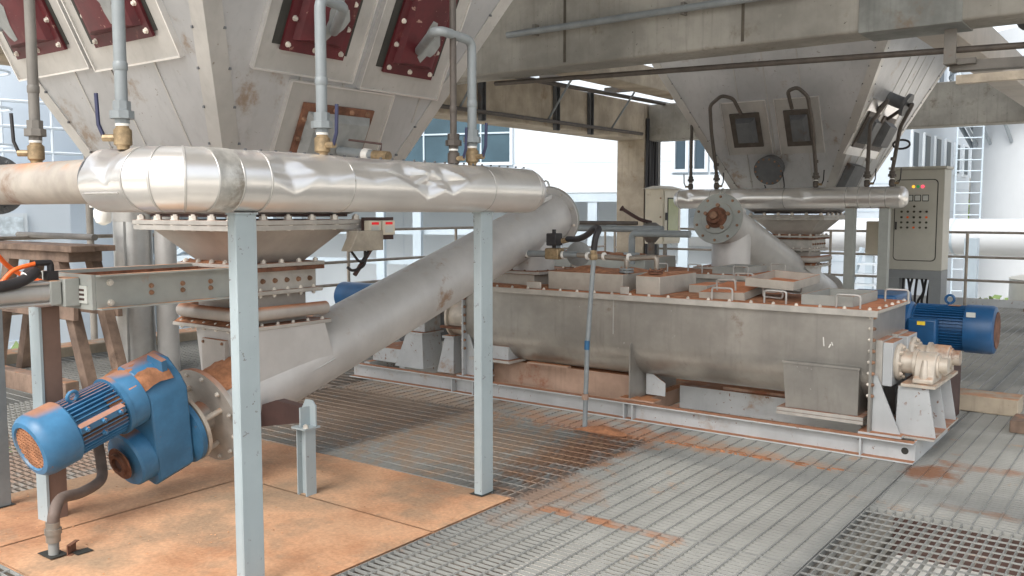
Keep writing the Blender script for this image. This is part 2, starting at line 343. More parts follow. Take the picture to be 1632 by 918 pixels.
def fplate(x0, x1, y0, y1, z):
    mb = MB(); nx, ny = 26, 22; g = .003
    vs = []; fs = []
    for j in range(ny+1):
        for i in range(nx+1):
            x = x0+g+(x1-x0-2*g)*i/nx; y = y0+g+(y1-y0-2*g)*j/ny
            e = min(1, min(i, nx-i, j, ny-j)/3)
            vs.append((x, y, z+.006*e*(math.sin(x*7+1.3*math.sin(y*5))*math.sin(y*6+x*2)+.6*math.sin(x*15+y*11))))
    for j in range(ny):
        for i in range(nx): a = j*(nx+1)+i; fs.append((a, a+1, a+nx+2, a+nx+1))
    mb.add(vs, fs); mb.box(x0+g, x1-g, y0+g, y1-g, z-.02, z-.008)
    mk('floor_plate', mb, PLATE, fl)
fplate(-4.3, -2.83, 1.75, 3.17, .004); fplate(-5.08, -4.3, 1.75, 3.17, .006); fplate(-4.3, -2.83, 3.17, 3.81, .005); fplate(-5.08, -4.3, 3.17, 3.81, .003)
b = MB()
for i in range(420):
    x = random.uniform(-5.0, -2.85); y = random.uniform(1.8, 3.78); r_ = random.choice((.002, .003, .003, .006)); h_ = r_*.7
    b.add([(x-r_, y, .008), (x, y-r_, .008), (x+r_, y+r_*.3, .008), (x, y+r_, .008), (x+r_*.2, y, .008+h_)], [(0, 1, 4), (1, 2, 4), (2, 3, 4), (3, 0, 4)])
mk('grit', b, mat('ore grit', lin(190, 142, 104), .95, 0, .3, 30), kind='stuff')
# beams carrying the floor
k = 0
for x in (-9.3, -7.555, -5.98, -4.405, -2.83, -1.255, .32, 1.895): mk('support_beam', ibeam((x, -1, -.19), (x, 16.4, -.19), .3, .15, .012), STEELB, fl)
for y in (.65, 5.0, 9.0, 12.9):
    b = MB()
    for a, c in zip(XS[1:-1], XS[2:]): channel((a+.09, y, -.17), (c-.09, y, -.17), .24, .08, .01, mb=b)
    mk('cross_beam', b, DARKBR, fl)
for x, y in ((-9.2, -.5), (-9.2, 8), (-4.4, 15.6), (1.9, 15.6), (1.9, 8), (-4.4, 8)): mk('platform_leg', MB().box(x-.2, x+.2, y-.2, y+.2, -5.5, -.36), CONC, fl)
tag(mk('edge_curb', MB().box(-9.85, -9.505, -1, 16.3, -.35, .1), CONCW, bevel=.01), 'orange dusted concrete curb along the far left edge of the platform', 'curb')
tag(mk('toe_board', MB().box(-9.5, 8, 16.32, 16.34, -.25, .12), WHITEP), 'white toe board along the back edge under the railing', 'toe board')
def pile(x, y, r, h):
    n = 18; b = MB(); vs = [(x, y, h)]; fs = []
    for k in range(1, 5):
        for i in range(n):
            a = 2*math.pi*i/n; rr = r*k/4*(1+.25*math.sin(3*a+x*9)+.12*math.sin(7*a)); vs.append((x+rr*math.cos(a)*1.4, y+rr*math.sin(a)*.8, h*(1-(k/4)**1.4)+.004+random.uniform(0, .006)))
    for i in range(n): fs.append((0, 1+i, 1+(i+1) % n))
    for k in range(3):
        for i in range(n): fs.append((1+k*n+i, 1+(k+1)*n+i, 1+(k+1)*n+(i+1) % n, 1+k*n+(i+1) % n))
    b.add(vs, fs); return b
PD = mat('orange dust', lin(162, 112, 80), .95, 0, .25, 14, bump=.4, bscale=60)
mk('dust_pile', pile(-3.2, 5.38, .13, .035), PD, kind='stuff')
b = MB()
for i in range(60):
    x = random.uniform(-2.75, -1.55); y = 5.42+random.gauss(0, .012); r_ = random.uniform(.006, .02); b.box(x-r_*1.6, x+r_*1.6, y-r_*.5, y+r_*.5, -.02, random.uniform(-.004, .003))
mk('spilled_dust', b, PD, kind='stuff')

# ------------------------------------------------------------------ concrete frame overhead
def cbeam(name, x0, x1, y0, y1, z0, z1, m, label):
    return tag(mk(name, MB().box(x0, x1, y0, y1, z0, z1), m, bevel=.02), label, 'beam')
cbeam('concrete_beam', -8.28, 6, 7.0, 7.4, 2.87, 3.72, CONC, 'long weathered concrete beam crossing overhead in front of the far hopper')
bm_ = [o for o in COL.objects if o.name == 'concrete_beam'][0]
for x in (-4.6, -2.9, -.2, 1.6): mk('form_joint', MB().box(x-.012, x+.012, 6.994, 7.001, 2.9, 3.7), mat('dark joint', lin(92, 86, 76), .9) if 'dark joint' not in MATS else MATS['dark joint'], bm_)  # thin dark strips on the beam face mark the formwork joints
cbeam('concrete_beam', -8.9, -8.3, -3, 15.4, 2.9, 3.58, CONCW, 'brown stained concrete beam running back to the column past the near hopper')
cbeam('concrete_beam', -8.28, 8, 15.5, 15.9, 2.88, 3.56, CONC, 'rear concrete beam between the column and the white tank')
cbeam('concrete_beam', -7.75, -7.25, 9.0, 15.4, 3.6, 3.95, CONCW, 'pale concrete lintel resting across the top behind the cable brackets')
t = root('concrete_column', (-8.6, 15.7, 0), 'square concrete column carrying black cables beside the beige cabinet', 'column')
mk('shaft', MB().box(-8.9, -8.3, 15.41, 16.0, -.1, 3.58), CONCW, t, bevel=.015)
b = MB()
for i in range(11):
    y = 15.43+i*.042; b.tube(smooth_path([(-8.265+.012*math.sin(i*3+z), y+.012*math.sin(z*2.3+i), z) for z in (0, .5, 1, 1.5, 2, 2.5, 3, 3.3)], 4), .02+.004*(i % 3), 6)
mk('cable_bundle', b, BLACK, t, kind='stuff')
mk('cable_tray', channel((-8.297, 15.93, 0), (-8.297, 15.93, 3.5), .08, .05, .006, (0, 1, 0)), ALUS, t)
tag(mk('unseen_shade_slab', MB().box(-10.5, 3, -1.2, 13.4, 7.2, 7.5), CONC), 'unseen concrete slab added high above to shade the platform', 'shade slab')  # out of view, added to keep sky light off the platform
# steel jacket and box beam to the right
tag(mk('steel_jacket', MB().box(-2.0, -1.3, 6.99, 7.41, 2.86, 3.725), mat('blue grey jacket steel', lin(124, 126, 122), .6, .1, .2, 3, spot=.4, spotcol=lin(112, 98, 84), streak=.4), bevel=.003), 'grey blue steel jacket wrapped round the overhead concrete beam', 'beam jacket')
STB = mat('pale steel box beam', lin(168, 160, 150), .55, .05, .1, 2, spot=.1, spotcol=lin(140, 112, 90))
def sbeam(x0, x1, y0, y1, z0, z1, label): return tag(mk('steel_box_beam', MB().box(x0, x1, y0, y1, z0, z1), STB, bevel=.005), label, 'beam')
sbeam(-1.74, -1.46, 7.43, 15.48, 2.9, 3.2, 'pale steel box beam running back from the jacketed beam')
sbeam(-.72, -.47, 7.43, 15.48, 2.92, 3.25, 'pale steel box beam at the right edge under dark corrugated pipe')
b = MB(); pp = smooth_path([(-1.1, 8.5, 3.12), (-.6, 9.2, 3.3), (.3, 9.4, 3.34), (1.5, 9.5, 3.34)], 14); b.tube(pp, [.11+.012*(i % 2) for i in range(len(pp))], 16)
tag(mk('corrugated_pipe', b, DARKG), 'dark corrugated pipe lying over the box beams at top right', 'pipe')
t = root('overhead_pipe', (-1.4, 7.2, 2.7), 'thin brown pipe hung below the jacketed concrete beam', 'pipe')
mk('pipe', MB().tube([(-5.6, 7.26, 2.82), (-3, 7.22, 2.75), (1, 7.16, 2.63), (6, 7.1, 2.5)], .024, 10), PIPEB, t)
b = MB(); b.box(-1.44, -1.36, 7.14, 7.16, 2.6, 2.845); b.box(-1.44, -1.36, 7.16, 7.3, 2.6, 2.63); b.box(-1.42, -1.24, 7.2, 7.24, 2.6, 2.64); mk('hanger', b, STEELB, t)
t = root('overhead_pipe', (-3, 6.93, 3.2), 'grey pipe clipped along the front of the long concrete beam', 'pipe')
mk('pipe', MB().tube([(-5.2, 6.93, 3.2), (6, 6.93, 3.26)], .03, 12), PIPEG, t)
b = MB()
for x in (-4.9, -3.4, -1.8, 0): b.box(x-.015, x+.015, 6.93, 6.998, 3.165, 3.265)
mk('clip', b, STEELB, t)
t = root('light_batten', (-.6, 7.2, 2.5), 'grey channel batten hung below the box beam at top right', 'batten')
mk('tray', channel((-1.42, 7.25, 2.6), (3, 7.2, 2.48), .07, .12, .006), STEELB, t); mk('diffuser', MB().box(-1.36, 3, 7.18, 7.25, 2.46, 2.52, Matrix.Translation((-0.0, 0, .0))), mat('cream diffuser', lin(176, 164, 146), .5), t)
# pipe rack on the left beam
t = root('pipe_rack', (-8.25, 10, 3), 'steel bracket rack of thin pipes along the brown stained beam', 'rack')
mk('pipe', MB().tube([(-8.24, 4, 2.97), (-8.24, 15.2, 2.99)], .03, 10), PIPEB, t)
mk('pipe', MB().tube([(-7.95, 6.8, 3.46), (-7.95, 19, 3.6)], .035, 10), PIPEB, t)
for y in (10.4, 12.35, 13.4):
    b = channel((-8.297, y, 2.86), (-8.297, y, 3.62), .12, .06, .008, (0, 1, 0)); mk('upright', b, DARKG, t)
for y in (9.7, 11.9, 13.9):
    mk('bracket_arm', channel((-8.3, y, 3.66), (-7.3, y, 3.66), .1, .06, .008), STEELB, t)
    mk('brace', MB().tube([(-8.27, y+.2, 3.0), (-7.75, y+.1, 3.6)], .018, 6), PIPEG, t)

# ------------------------------------------------------------------ hoppers
def hs_(z): return .645+.484*(z-1.846)
def hopper(xc, yc, label, variant):
    t = root('hopper', (xc, yc, 1.5), label, 'hopper')
    zs = [1.55, 3.6]; P = lambda sx, sy, z, o=0.: Vector((xc+sx*(hs_(z)+o), yc+sy*(hs_(z)+o), z))
    mb = MB().loft([sq(xc, yc, .42, 1.53), sq(xc, yc, hs_(1.60), 1.60), sq(xc, yc, hs_(3.6), 3.6)])
    mk('shell', mb, ALUH, t)
    mk('bin_wall', MB().box(xc-1.47, xc+1.47, yc-1.47, yc+1.47, 3.602, 7.195), ALUH, t)
    # corner strips folded over the ridges
    for sx, sy in ((1, -1), (-1, -1), (1, 1)):
        b = MB(); w = .105; o = .008
        def L(z, side):  # point on face a distance w from the ridge
            a = hs_(z)+o
            return Vector((xc+sx*a, yc+sy*(a-w), z)) if side else Vector((xc+sx*(a-w), yc+sy*a, z))
        lo = [L(1.62, 0), P(sx, sy, 1.62, o), L(1.62, 1)]; hi = [L(3.59, 0), P(sx, sy, 3.59, o), L(3.59, 1)]
        inn = lambda l, z: [l[0]-Vector((0, sy*.014, 0)), P(sx, sy, z, -.006), l[2]-Vector((sx*.014, 0, 0))]
        b.loft([lo+inn(lo, 1.62)[::-1], hi+inn(hi, 3.59)[::-1]])
        c = mk('corner_strip', b, ALUS, t)
        rv = []
        for i in range(11):
            z = 1.72+i*.17
            for s in (0, 1):
                q = L(z, s); q = q*.97+P(sx, sy, z, o)*.03; rv.append(q)
        bb = MB()
        for q in rv: bb.box(q.x-.006, q.x+.006, q.y-.006, q.y+.006, q.z-.006, q.z+.006)
        mk('rivets', bb, DARKG, c, kind='stuff')
    # face frames: u runs along the face, w runs up the slope, n outward
    def face(which):
        if which == 'y':   # normal -Y
            return lambda u, z, n=0.: Vector((xc+u, yc-hs_(z), z))+Vector((0, -.9, -.436))*n
        return lambda u, z, n=0.: Vector((xc+hs_(z), yc+u, z))+Vector((.9, 0, -.436))*n
    def slab(F, u0, u1, z0, z1, n0, n1, mb=None):
        mb = mb or MB(); q = lambda n: [F(u0, z0, n), F(u1, z0, n), F(u1, z1, n), F(u0, z1, n)]
        return mb.loft([q(n0), q(n1)])
    for w in 'yx':
        F = face(w)
        for us in ((-.3, -.003, .27, .62) if w == 'x' else (-.35, .0, .4)):
            z0 = 1.62; z1 = 3.4
            if abs(us) > hs_(z0)-.12: z0 = 1.846+(abs(us)+.14-.645)/.484
            b = slab(F, us-.006, us+.006, z0, z1, -.002, .005)
            mk('seam', b, ALUS, t)
    if variant == 1:
        for w, u0, u1, z0 in (('y', -.80, -.27, 2.42), ('y', .02, .54, 2.40), ('x', -.50, -.09, 2.36), ('x', .22, .62, 2.34)):
            F = face(w); sg = 1 if w == 'x' else -1
            p = mk('mounting_panel', slab(F, u0-.12, u1+.12, z0-.1, z0+.85, -.002, .02), ALUS, t)
            b = MB()
            for (a0, a1, c0, c1) in ((u0-.125, u1+.125, z0-.108, z0-.1), (u0-.128, u0-.12, z0-.1, z0+.85), (u1+.12, u1+.128, z0-.1, z0+.85)): slab(F, a0, a1, c0, c1, -.002, .03, b)
            mk('trim', b, ALUP, p)
            mk('opening', slab(F, u0-.05, u1+.03, z0+.02, z0+.82, .015, .024), GASKET, p)
            fl_ = mk('aeration_box', slab(F, u0, u1, z0, z0+.8, .024, .04), RED, t, label='dark red aeration box bolted on the sloping hopper wall')
            cx = (u0+u1)/2; b = MB()
            q = lambda n, k, e: [F(u0+.05+k, z0+.055+e, n), F(u1-.05-k, z0+.055+e, n), F(u1-.05-k, z0+.78, n), F(u0+.05+k, z0+.78, n)]
            b.loft([q(.04, 0, 0), q(.075, .015, .01), q(.095, .07, .025)]); mk('raised_pan', b, RED, fl_)
            pu = u1-.17 if not (w == 'y' and u0 < -.5) else u0+.17
            a = []
            for i in range(13):
                an = 2*math.pi*i/13; rr = .085*(1+.28*math.sin(3*an+u0*9)+.12*math.sin(5*an)); a.append((rr*math.cos(an), rr*math.sin(an)*1.25))
            b = MB(); b.loft([[F(pu+x*.8, z0+.2+y*.9, .08) for x, y in a], [F(pu+x*.8, z0+.2+y*.9, .097) for x, y in a]]); mk('primer_patch', b, REDGREY, fl_)
            n = Vector((.9, 0, -.436)) if w == 'x' else Vector((0, -.9, -.436))
            bolts(fl_, [F(u0+.03, z0+.03+i*.12, .04) for i in range(5)]+[F(u1-.03, z0+.03+i*.12, .04) for i in range(5)]+[F(cx, z0+.025, .04)], n, .012)
        F = face('x'); p = mk('mounting_panel', slab(F, -.36, .38, 1.7, 2.22, -.002, .016), ALUS, t)
        b = MB()
        for (a0, a1, c0, c1) in ((-.365, .385, 2.22, 2.228), (-.368, -.36, 1.7, 2.22), (.38, .388, 1.7, 2.22)): slab(F, a0, a1, c0, c1, -.002, .026, b)
        mk('trim', b, ALUP, p)
        h = mk('hatch', slab(F, -.25, .26, 1.66, 2.13, .016, .03), RUST, t, label='rust edged grey inspection hatch low on the hopper wall')
        b = MB(); q = lambda n, k: [F(-.21+k, 1.66, n), F(.24-k, 1.66, n), F(.24-k, 2.09-k, n), F(-.21+k, 2.09-k, n)]; b.loft([q(.03, 0), q(.075, .03)]); mk('cover', b, DARKG if False else REDGREY, h)
        bolts(h, [F(-.23, 1.75+.1*i, .03) for i in range(4)]+[F(-.15+.12*i, 2.11, .03) for i in range(4)], (.9, 0, -.436), .012, RBOLT)
    else:
        for w, u0, u1, z0, z1 in (('y', -.48, -.12, 2.32, 2.7), ('y', .17, .49, 2.31, 2.7), ('x', -.83, -.42, 2.28, 2.66), ('x', -.22, .28, 2.28, 2.66)):
            F = face(w); p = mk('mounting_panel', slab(F, u0-.09, u1+.09, z0-.09, z1+.12, -.002, .014), ALUS if w == 'y' else ALUP, t)
            b = MB()
            for (a0, a1, c0, c1) in ((u0-.095, u1+.095, z1+.12, z1+.127), (u0-.096, u0-.09, z0-.09, z1+.12), (u1+.09, u1+.096, z0-.09, z1+.12)): slab(F, a0, a1, c0, c1, -.002, .024, b)
            mk('trim', b, ALUP, p)
            bx = mk('aeration_box', slab(F, u0, u1, z0, z1, .014, .035), PIPEB, t, label='dark grey aeration box on the sloping hopper wall'); b = MB()
            q = lambda n, k: [F(u0+.07+k, z0+.05+k, n), F(u1-.05-k, z0+.05+k, n), F(u1-.05-k, z1-.05-k, n), F(u0+.07+k, z1-.05-k, n)]
            b.loft([q(.035, 0), q(.12, .03)]); mk('raised_pan', b, DARKG, bx)
        F = face('y'); n = Vector((0, -.9, -.436)); c = F(-.06, 2.08)
        m = mk('manhole', MB().lathe([(.15, 0), (.15, .12), (.175, .12), (.175, .15)], c, n), DARKG, t, label='round dark blind flange low on the hopper wall')
        bolts(m, [c+n*.15+(Vector((math.cos(a), 0, 0))+Vector((0, -.436, .9))*math.sin(a))*.155 for a in [2*math.pi*i/14 for i in range(14)]], n, .01, RBOLT)
        mk('handle_cable', MB().tube(smooth_path([c+n*.15+Vector((-.04, 0, -.16)), c+n*.2+Vector((.05, 0, -.27)), c+n*.18+Vector((.2, 0, -.2)), c+n*.14+Vector((.17, 0, -.02))]), .007, 6), BLACK, m)
        F = face('x'); n = Vector((.9, 0, -.436)); c = F(-.35, 2.84)
        mk('nozzle', MB().lathe([(.07, 0), (.07, .2), (.13, .2), (.13, .24)], c, n), DARKG, t)
        bx = slab(F, -.6, -.15, 1.8, 2.1, .0, .1); mk('hatch', bx, DARKG, t)
    return t
hopper(-4.55, 3.46, 'large near aluminium clad hopper with dark red aeration boxes', 1)
hopper(-3.9, 11.3, 'far aluminium clad hopper with grey aeration boxes behind the concrete beam', 2)

# ------------------------------------------------------------------ discharge stacks under the hoppers
def stack(xc, yc, label, visible):
    t = root('discharge_chute', (xc, yc, .8), label, 'chute')
    def fl2(a, z0, z1, name='flange', m=FLANGE, n=9, both=True, size=.019):
        f = mk(name, MB().box(xc-a, xc+a, yc-a, yc+a, z0, z1), m, t, bevel=.003)
        q = seq(-a+.05, a-.05, n)
        bolts(f, [(xc+u, yc-a+.03, z1) for u in q]+[(xc+a-.03, yc+u, z1) for u in q[1:]], (0, 0, 1), size)
        if both: bolts(f, [(xc+u, yc-a+.03, z0) for u in q]+[(xc+a-.03, yc+u, z0) for u in q[1:]], (0, 0, -1), size)
        return f
    mk('neck', MB().box(xc-.41, xc+.41, yc-.41, yc+.41, 1.515, 1.56), DARKBR, t)
    fl2(.485, 1.470, 1.497, 'upper_flange', n=6, size=.023); mk('lower_flange', MB().box(xc-.48, xc+.48, yc-.48, yc+.48, 1.44, 1.468), FLANGE, t)
    mk('transition', MB().loft([sq(xc, yc, .22, 1.245), sq(xc, yc, .40, 1.44)]), CHUTE, t)
    fl2(.31, 1.222, 1.244, n=5, size=.016); mk('gate_flange', MB().box(xc-.308, xc+.308, yc-.308, yc+.308, 1.197, 1.220), RUST, t)
    g = mk('gate_body', MB().box(xc-.27, xc+.27, yc-.27, yc+.27, 1.085, 1.197), FLANGE, t)
    bolts(g, [(xc+.27, yc+u, 1.14) for u in seq(-.22, .22, 6)], (1, 0, 0), .013, RBOLT)
    fl2(.3, 1.06, 1.084, n=6, size=.012)
    mk('collar', MB().box(xc-.225, xc+.225, yc-.225, yc+.225, .885, 1.06), CHUTE, t)
    b = MB(); b.tube(fillet([(xc-.3, yc+.31, .955), (xc-.3, yc-.31, .955), (xc+.31, yc-.31, .955), (xc+.31, yc+.31, .955)], .06), .04, 14); mk('bellows_tube', b, CHUTE, t)
    mk('bellows_ring', MB().box(xc-.28, xc+.28, yc-.28, yc+.28, .94, .968), CHUTE, t)
    fl2(.335, .862, .884, 'inlet_flange', n=6, size=.011)
    # dust heaped on the ledges
    b = MB()
    for a, z, h in ((.33, .884, .05), (.3, 1.244, .02)):
        vs = []; fs = []; n = 14
        for i in range(n+1):
            u = -a+2*a*i/n; hh = h*(.5+.5*abs(math.sin(i*1.7+z*9)))
            vs += [(xc+u, yc-a+.004, z+.002), (xc+u, yc-a+.06, z+hh*.6), (xc+u, yc-.225, z+hh)]
        for i in range(n):
            for k2 in (0, 1): fs.append((i*3+k2, (i+1)*3+k2, (i+1)*3+k2+1, i*3+k2+1))
        b.add(vs, fs)
    mk('heaped_dust', b, PD, t, kind='stuff')
    return t
stack(-4.55, 3.46, 'dusty bolted discharge chute under the near hopper above the screw conveyor', 1)
stack(-3.9, 11.3, 'bolted discharge chute under the far hopper behind the far conveyor tube', 2)

# slide gate actuator on the near stack
t = root('slide_gate_actuator', (-4.44, 2.8, 1.15), 'grey rectangular slide gate frame with air cylinder at the near chute', 'actuator')
f = mk('side_rail', channel((-4.22, 2.29, 1.155), (-4.22, 3.185, 1.155), .17, .05, .008, flip=-1), GREYP, t)
bolts(f, [(-4.212+.0, y, z) for y in (2.36,) for z in (1.1, 1.2)], (1, 0, 0), .014)
bolts(f, [(-4.212, y, z) for y in (2.58, 2.76, 2.93) for z in (1.135, 1.17)], (1, 0, 0), .011, RBOLT)
mk('side_rail', channel((-4.70, 2.29, 1.155), (-4.70, 3.185, 1.155), .17, .05, .008), GREYP, t)
e = mk('end_plate', MB().box(-4.70, -4.215, 2.27, 2.288, 1.07, 1.241), GREYP, t); 
nb = mk('nameplate', MB().box(-4.36, -4.25, 2.262, 2.27, 1.10, 1.185), METER, t); b = MB()
for z in (1.12, 1.143, 1.165): b.box(-4.335, -4.275, 2.26, 2.262, z-.006, z+.005)
mk('label_print', b, DARKBR, nb)
mk('slide_plate', MB().box(-4.66, -4.27, 2.295, 3.18, 1.13, 1.14), RUSTBEAM, t); mk('inner_liner', MB().box(-4.652, -4.645, 2.295, 3.18, 1.142, 1.225), RUST, t)
mk('cylinder_cap', MB().box(-4.47, -4.32, 2.19, 2.268, 1.085, 1.225), GREYP, t, bevel=.006)
mk('cylinder_cap', MB().box(-4.455, -4.335, 2.13, 2.185, 1.095, 1.215), GREYP, t, bevel=.006)
mk('cylinder_barrel', MB().cyl((-4.395, 2.13, 1.155), (-4.395, 1.3, 1.155), .058, n=24), ALUS, t)
b = MB()
for dx, dz in ((.05, .05), (-.05, .05), (.05, -.05), (-.05, -.05)): b.cyl((-4.395+dx, 2.13, 1.155+dz), (-4.395+dx, 1.3, 1.155+dz), .008, n=8)
mk('tie_rods', b, ALUS, t)
b = MB(); b.box(-4.42, -4.37, 2.14, 2.19, 1.217, 1.26); b.cyl((-4.395, 2.165, 1.26), (-4.395, 2.165, 1.29), .016); b.tube(fillet([(-4.395, 2.165, 1.285), (-4.395, 2.165, 1.3), (-4.395, 2.09, 1.3)], .02), .015, 8); mk('elbow_fitting', b, BLACK, t)
tag(mk('air_hose', MB().tube(smooth_path([(-4.395, 2.1, 1.3), (-4.41, 2.0, 1.27), (-4.42, 1.93, 1.2), (-4.45, 1.86, 1.16)]), .011, 10), ORANGE), 'short orange hose plugged into the cylinder elbow fitting', 'hose')
tag(mk('air_hose', MB().tube(smooth_path([(-4.3, 1.55, 1.42), (-4.42, 1.75, 1.43), (-4.55, 1.95, 1.38), (-4.62, 2.08, 1.27), (-4.6, 2.2, 1.2), (-4.55, 2.4, 1.16)]), .012, 10), ORANGE), 'long orange hose arching up over the cylinder at left edge', 'hose')
tag(mk('air_hose', MB().tube(smooth_path([(-4.34, 1.84, 1.12), (-4.36, 1.86, 1.02), (-4.4, 1.8, .9), (-4.44, 1.7, .8)]), .01, 10), ORANGE), 'orange hose hanging below the cylinder at left edge', 'hose')
t = root('black_cable', (-4.3, 1.9, 1.2), 'thick black cable bundle lying over the actuator cylinder', 'cable')
mk('cable', MB().tube(smooth_path([(-4.36, 1.3, 1.21), (-4.33, 1.7, 1.195), (-4.33, 1.95, 1.21), (-4.36, 2.07, 1.255), (-4.48, 2.1, 1.25)]), .026, 12), BLACK, t)
mk('cable_tie', MB().lathe([(.027, -.003), (.03, 0), (.027, .003)], (-4.345, 2.02, 1.236), (-.1, 1, .4)), WHITE, t)

# ------------------------------------------------------------------ screw conveyors
def conveyor(xs, ys, zs, xe, ye, ze, label, near):
    t = root('screw_conveyor', (xs, ys, 0), label, 'conveyor')
    p0, p1 = Vector((xs, ys, zs)), Vector((xe, ye, ze)); xa = lambda y: xs+(xe-xs)*(y-ys)/(ye-ys); a = (p1-p0).normalized(); Lg = (p1-p0).length; r = .213
    up = Vector((1, 0, 0)).cross(a).normalized(); up = up if up.z > 0 else -up
    mk('tube', MB().cyl(p0+a*.02, p1-a*.03, r, n=56), TUBE, t)
    d = mk('lower_end_plate', MB().cyl(p0-a*.006, p0+a*.012, .285, n=48), FLANGE, t); mk('lower_flange', MB().cyl(p0+a*.014, p0+a*.028, .28, n=48), FLANGE, t)
    rad = lambda an, R_: (Vector((1, 0, 0))*math.cos(an)+up*math.sin(an))*R_
    bolts(d, [p0-a*.006+rad(2*math.pi*(i+.3)/12, .255) for i in range(12)], -a, .012)
    u = mk('upper_flange', MB().cyl(p1-a*.03, p1-a*.012, .27, n=48), TUBE, t); up_ = mk('upper_end_plate', MB().cyl(p1-a*.01, p1+a*.006, .272, n=48), GREYP, t)
    bolts(up_, [p1+a*.006+rad(2*math.pi*(i+.5)/10, .235) for i in range(10)], a, .012, RBOLT)
    bolts(u, [p1-a*.03+rad(2*math.pi*(i+.5)/10, .245) for i in range(10)], -a, .01)
    hs2 = mk('bearing_seat', MB().lathe([(.17, 0), (.168, .022), (.12, .03)], p1+a*.006, a, 40), GREYP, t); hb = mk('end_bearing', MB().lathe([(.115, .028), (.11, .045), (.085, .06), (.08, .1), (.05, .1), (.05, .09)], p1+a*.006, a, 32), RUST, t); mk('shaft_end', MB().lathe([(.04, .08), (.04, .125), (.03, .13)], p1+a*.006, a), RBOLT, hb)
    b = MB()
    for i in range(5): an = 2*math.pi*(i+.25)/5; q = p1+a*.03+rad(an, .13); b.cyl(q-a*.012, q+a*.03, .02, n=10)
    mk('bearing_lug', b, RBOLT, hb)
    # lifting ear
    q = p1-a*.02+up*.27; b = MB(); b.tube([q+Vector((-.03, 0, 0)), q+up*.05+Vector((-.02, 0, 0)), q+up*.06, q+up*.05+Vector((.02, 0, 0)), q+Vector((.03, 0, 0))], .008, 6); mk('lifting_eye', b, GREYP, t)
    # drop pipe into the mixer
    yd = ye-(.36 if ye > ys else -.36); zd = zs+(ze-zs)*(yd-ys)/(ye-ys); x = xa(yd)
    base = 1.045 if near else .955
    mk('drop_pipe', MB().cyl((x, yd, base), (x, yd, zd), .205, n=40, cap=False), TUBE, t)
    fb = mk('drop_flange', MB().box(x-.3, x+.3, yd-.3, yd+.3, base-.022, base), FLANGE, t)
    bolts(fb, [(x+q, yd-.27, base) for q in seq(-.26, .26, 5)]+[(x+.27, yd+q, base) for q in seq(-.26, .26, 5)[1:]], (0, 0, 1), .01, RBOLT)
    # inspection lid on the tube near the top
    M = frame(p1-a*.28+up*.205, (1, 0, 0), a); mk('inspection_lid', MB().box(-.13, .13, -.12, .12, 0, .035, M), TUBE, t)
    # inlet box joined to the tube
    yc = 3.46 if near else 11.3; x = xa(yc); xc = -4.55 if near else -3.9; sg = 1 if ye > ys else -1
    ax = lambda y: zs+(ze-zs)*(y-ys)/(ye-ys)
    hx = .25 if near else .225
    if near: x = -4.47
    lo = [(x-hx, yc-.24, ax(yc-.24)-.02), (x+hx, yc-.24, ax(yc-.24)-.02), (x+hx, yc+.36*1, ax(yc+.36)-.02), (x-hx, yc+.36, ax(yc+.36)-.02)]
    if not near: lo = [(x-hx, yc-.36, ax(yc-.36)), (x+hx, yc-.36, ax(yc-.36)), (x+hx, yc+.24, ax(yc+.24)), (x-hx, yc+.24, ax(yc+.24))]
    mk('inlet_box', MB().loft([lo, sq(x, yc, hx, .862, .285)]), TUBE, t)
    x = xc; b = MB().box(x-.09, x+.13, yc-.305, yc-.262, .58, .80); bx = mk('inspection_door', b, CHUTE, t, bevel=.004, label='dusty square inspection door on the inlet box')
    bolts(bx, [(x-.07, yc-.305, .60), (x+.11, yc-.305, .60), (x-.07, yc-.305, .78), (x+.11, yc-.305, .78)], (0, -1, 0), .008, RBOLT)
    # weld bead
    x = -4.47 if near else xa(yc); mk('weld_bead', MB().tube([(x+hx+.002, yc-.24, ax(yc-.24)-.01), (x+hx+.002, yc+.36, ax(yc+.36)-.01)] if near else [(x+hx, yc-.36, ax(yc-.36)), (x+hx, yc+.24, ax(yc+.24))], .006, 6), ALUS, t)
    b = MB(); vs = []
    n = 12
    for k2 in range(7):
        y = ys+.03+.055*k2
        for i in range(n+1):
            an = R(40)+R(100)*i/n; h = .004+.03*math.sin(math.pi*i/n)*(.6+.4*math.sin(k2*2.1+i)); p = Vector((xa(y), y, ax(y)))+(Vector((1, 0, 0))*math.cos(an)+up*math.sin(an))*(r+h); vs.append(p)
    fs = [(k2*(n+1)+i, k2*(n+1)+i+1, (k2+1)*(n+1)+i+1, (k2+1)*(n+1)+i) for k2 in range(6) for i in range(n)]
    b.add(vs, fs); mk('caked_dust', b, PD, t, kind='stuff')
    return t, p0, a, up
cv, p0, ax1, up1 = conveyor(-4.4, 3.0, .394, -4.55, 6.74, 1.505, 'long inclined grey screw conveyor tube rising from blue gear motor to the mixer', True)
conveyor(-3.9, 12.4, .42, -3.9, 8.86, 1.47, 'far screw conveyor with round grey end plate and rusty bearing facing forward', False)

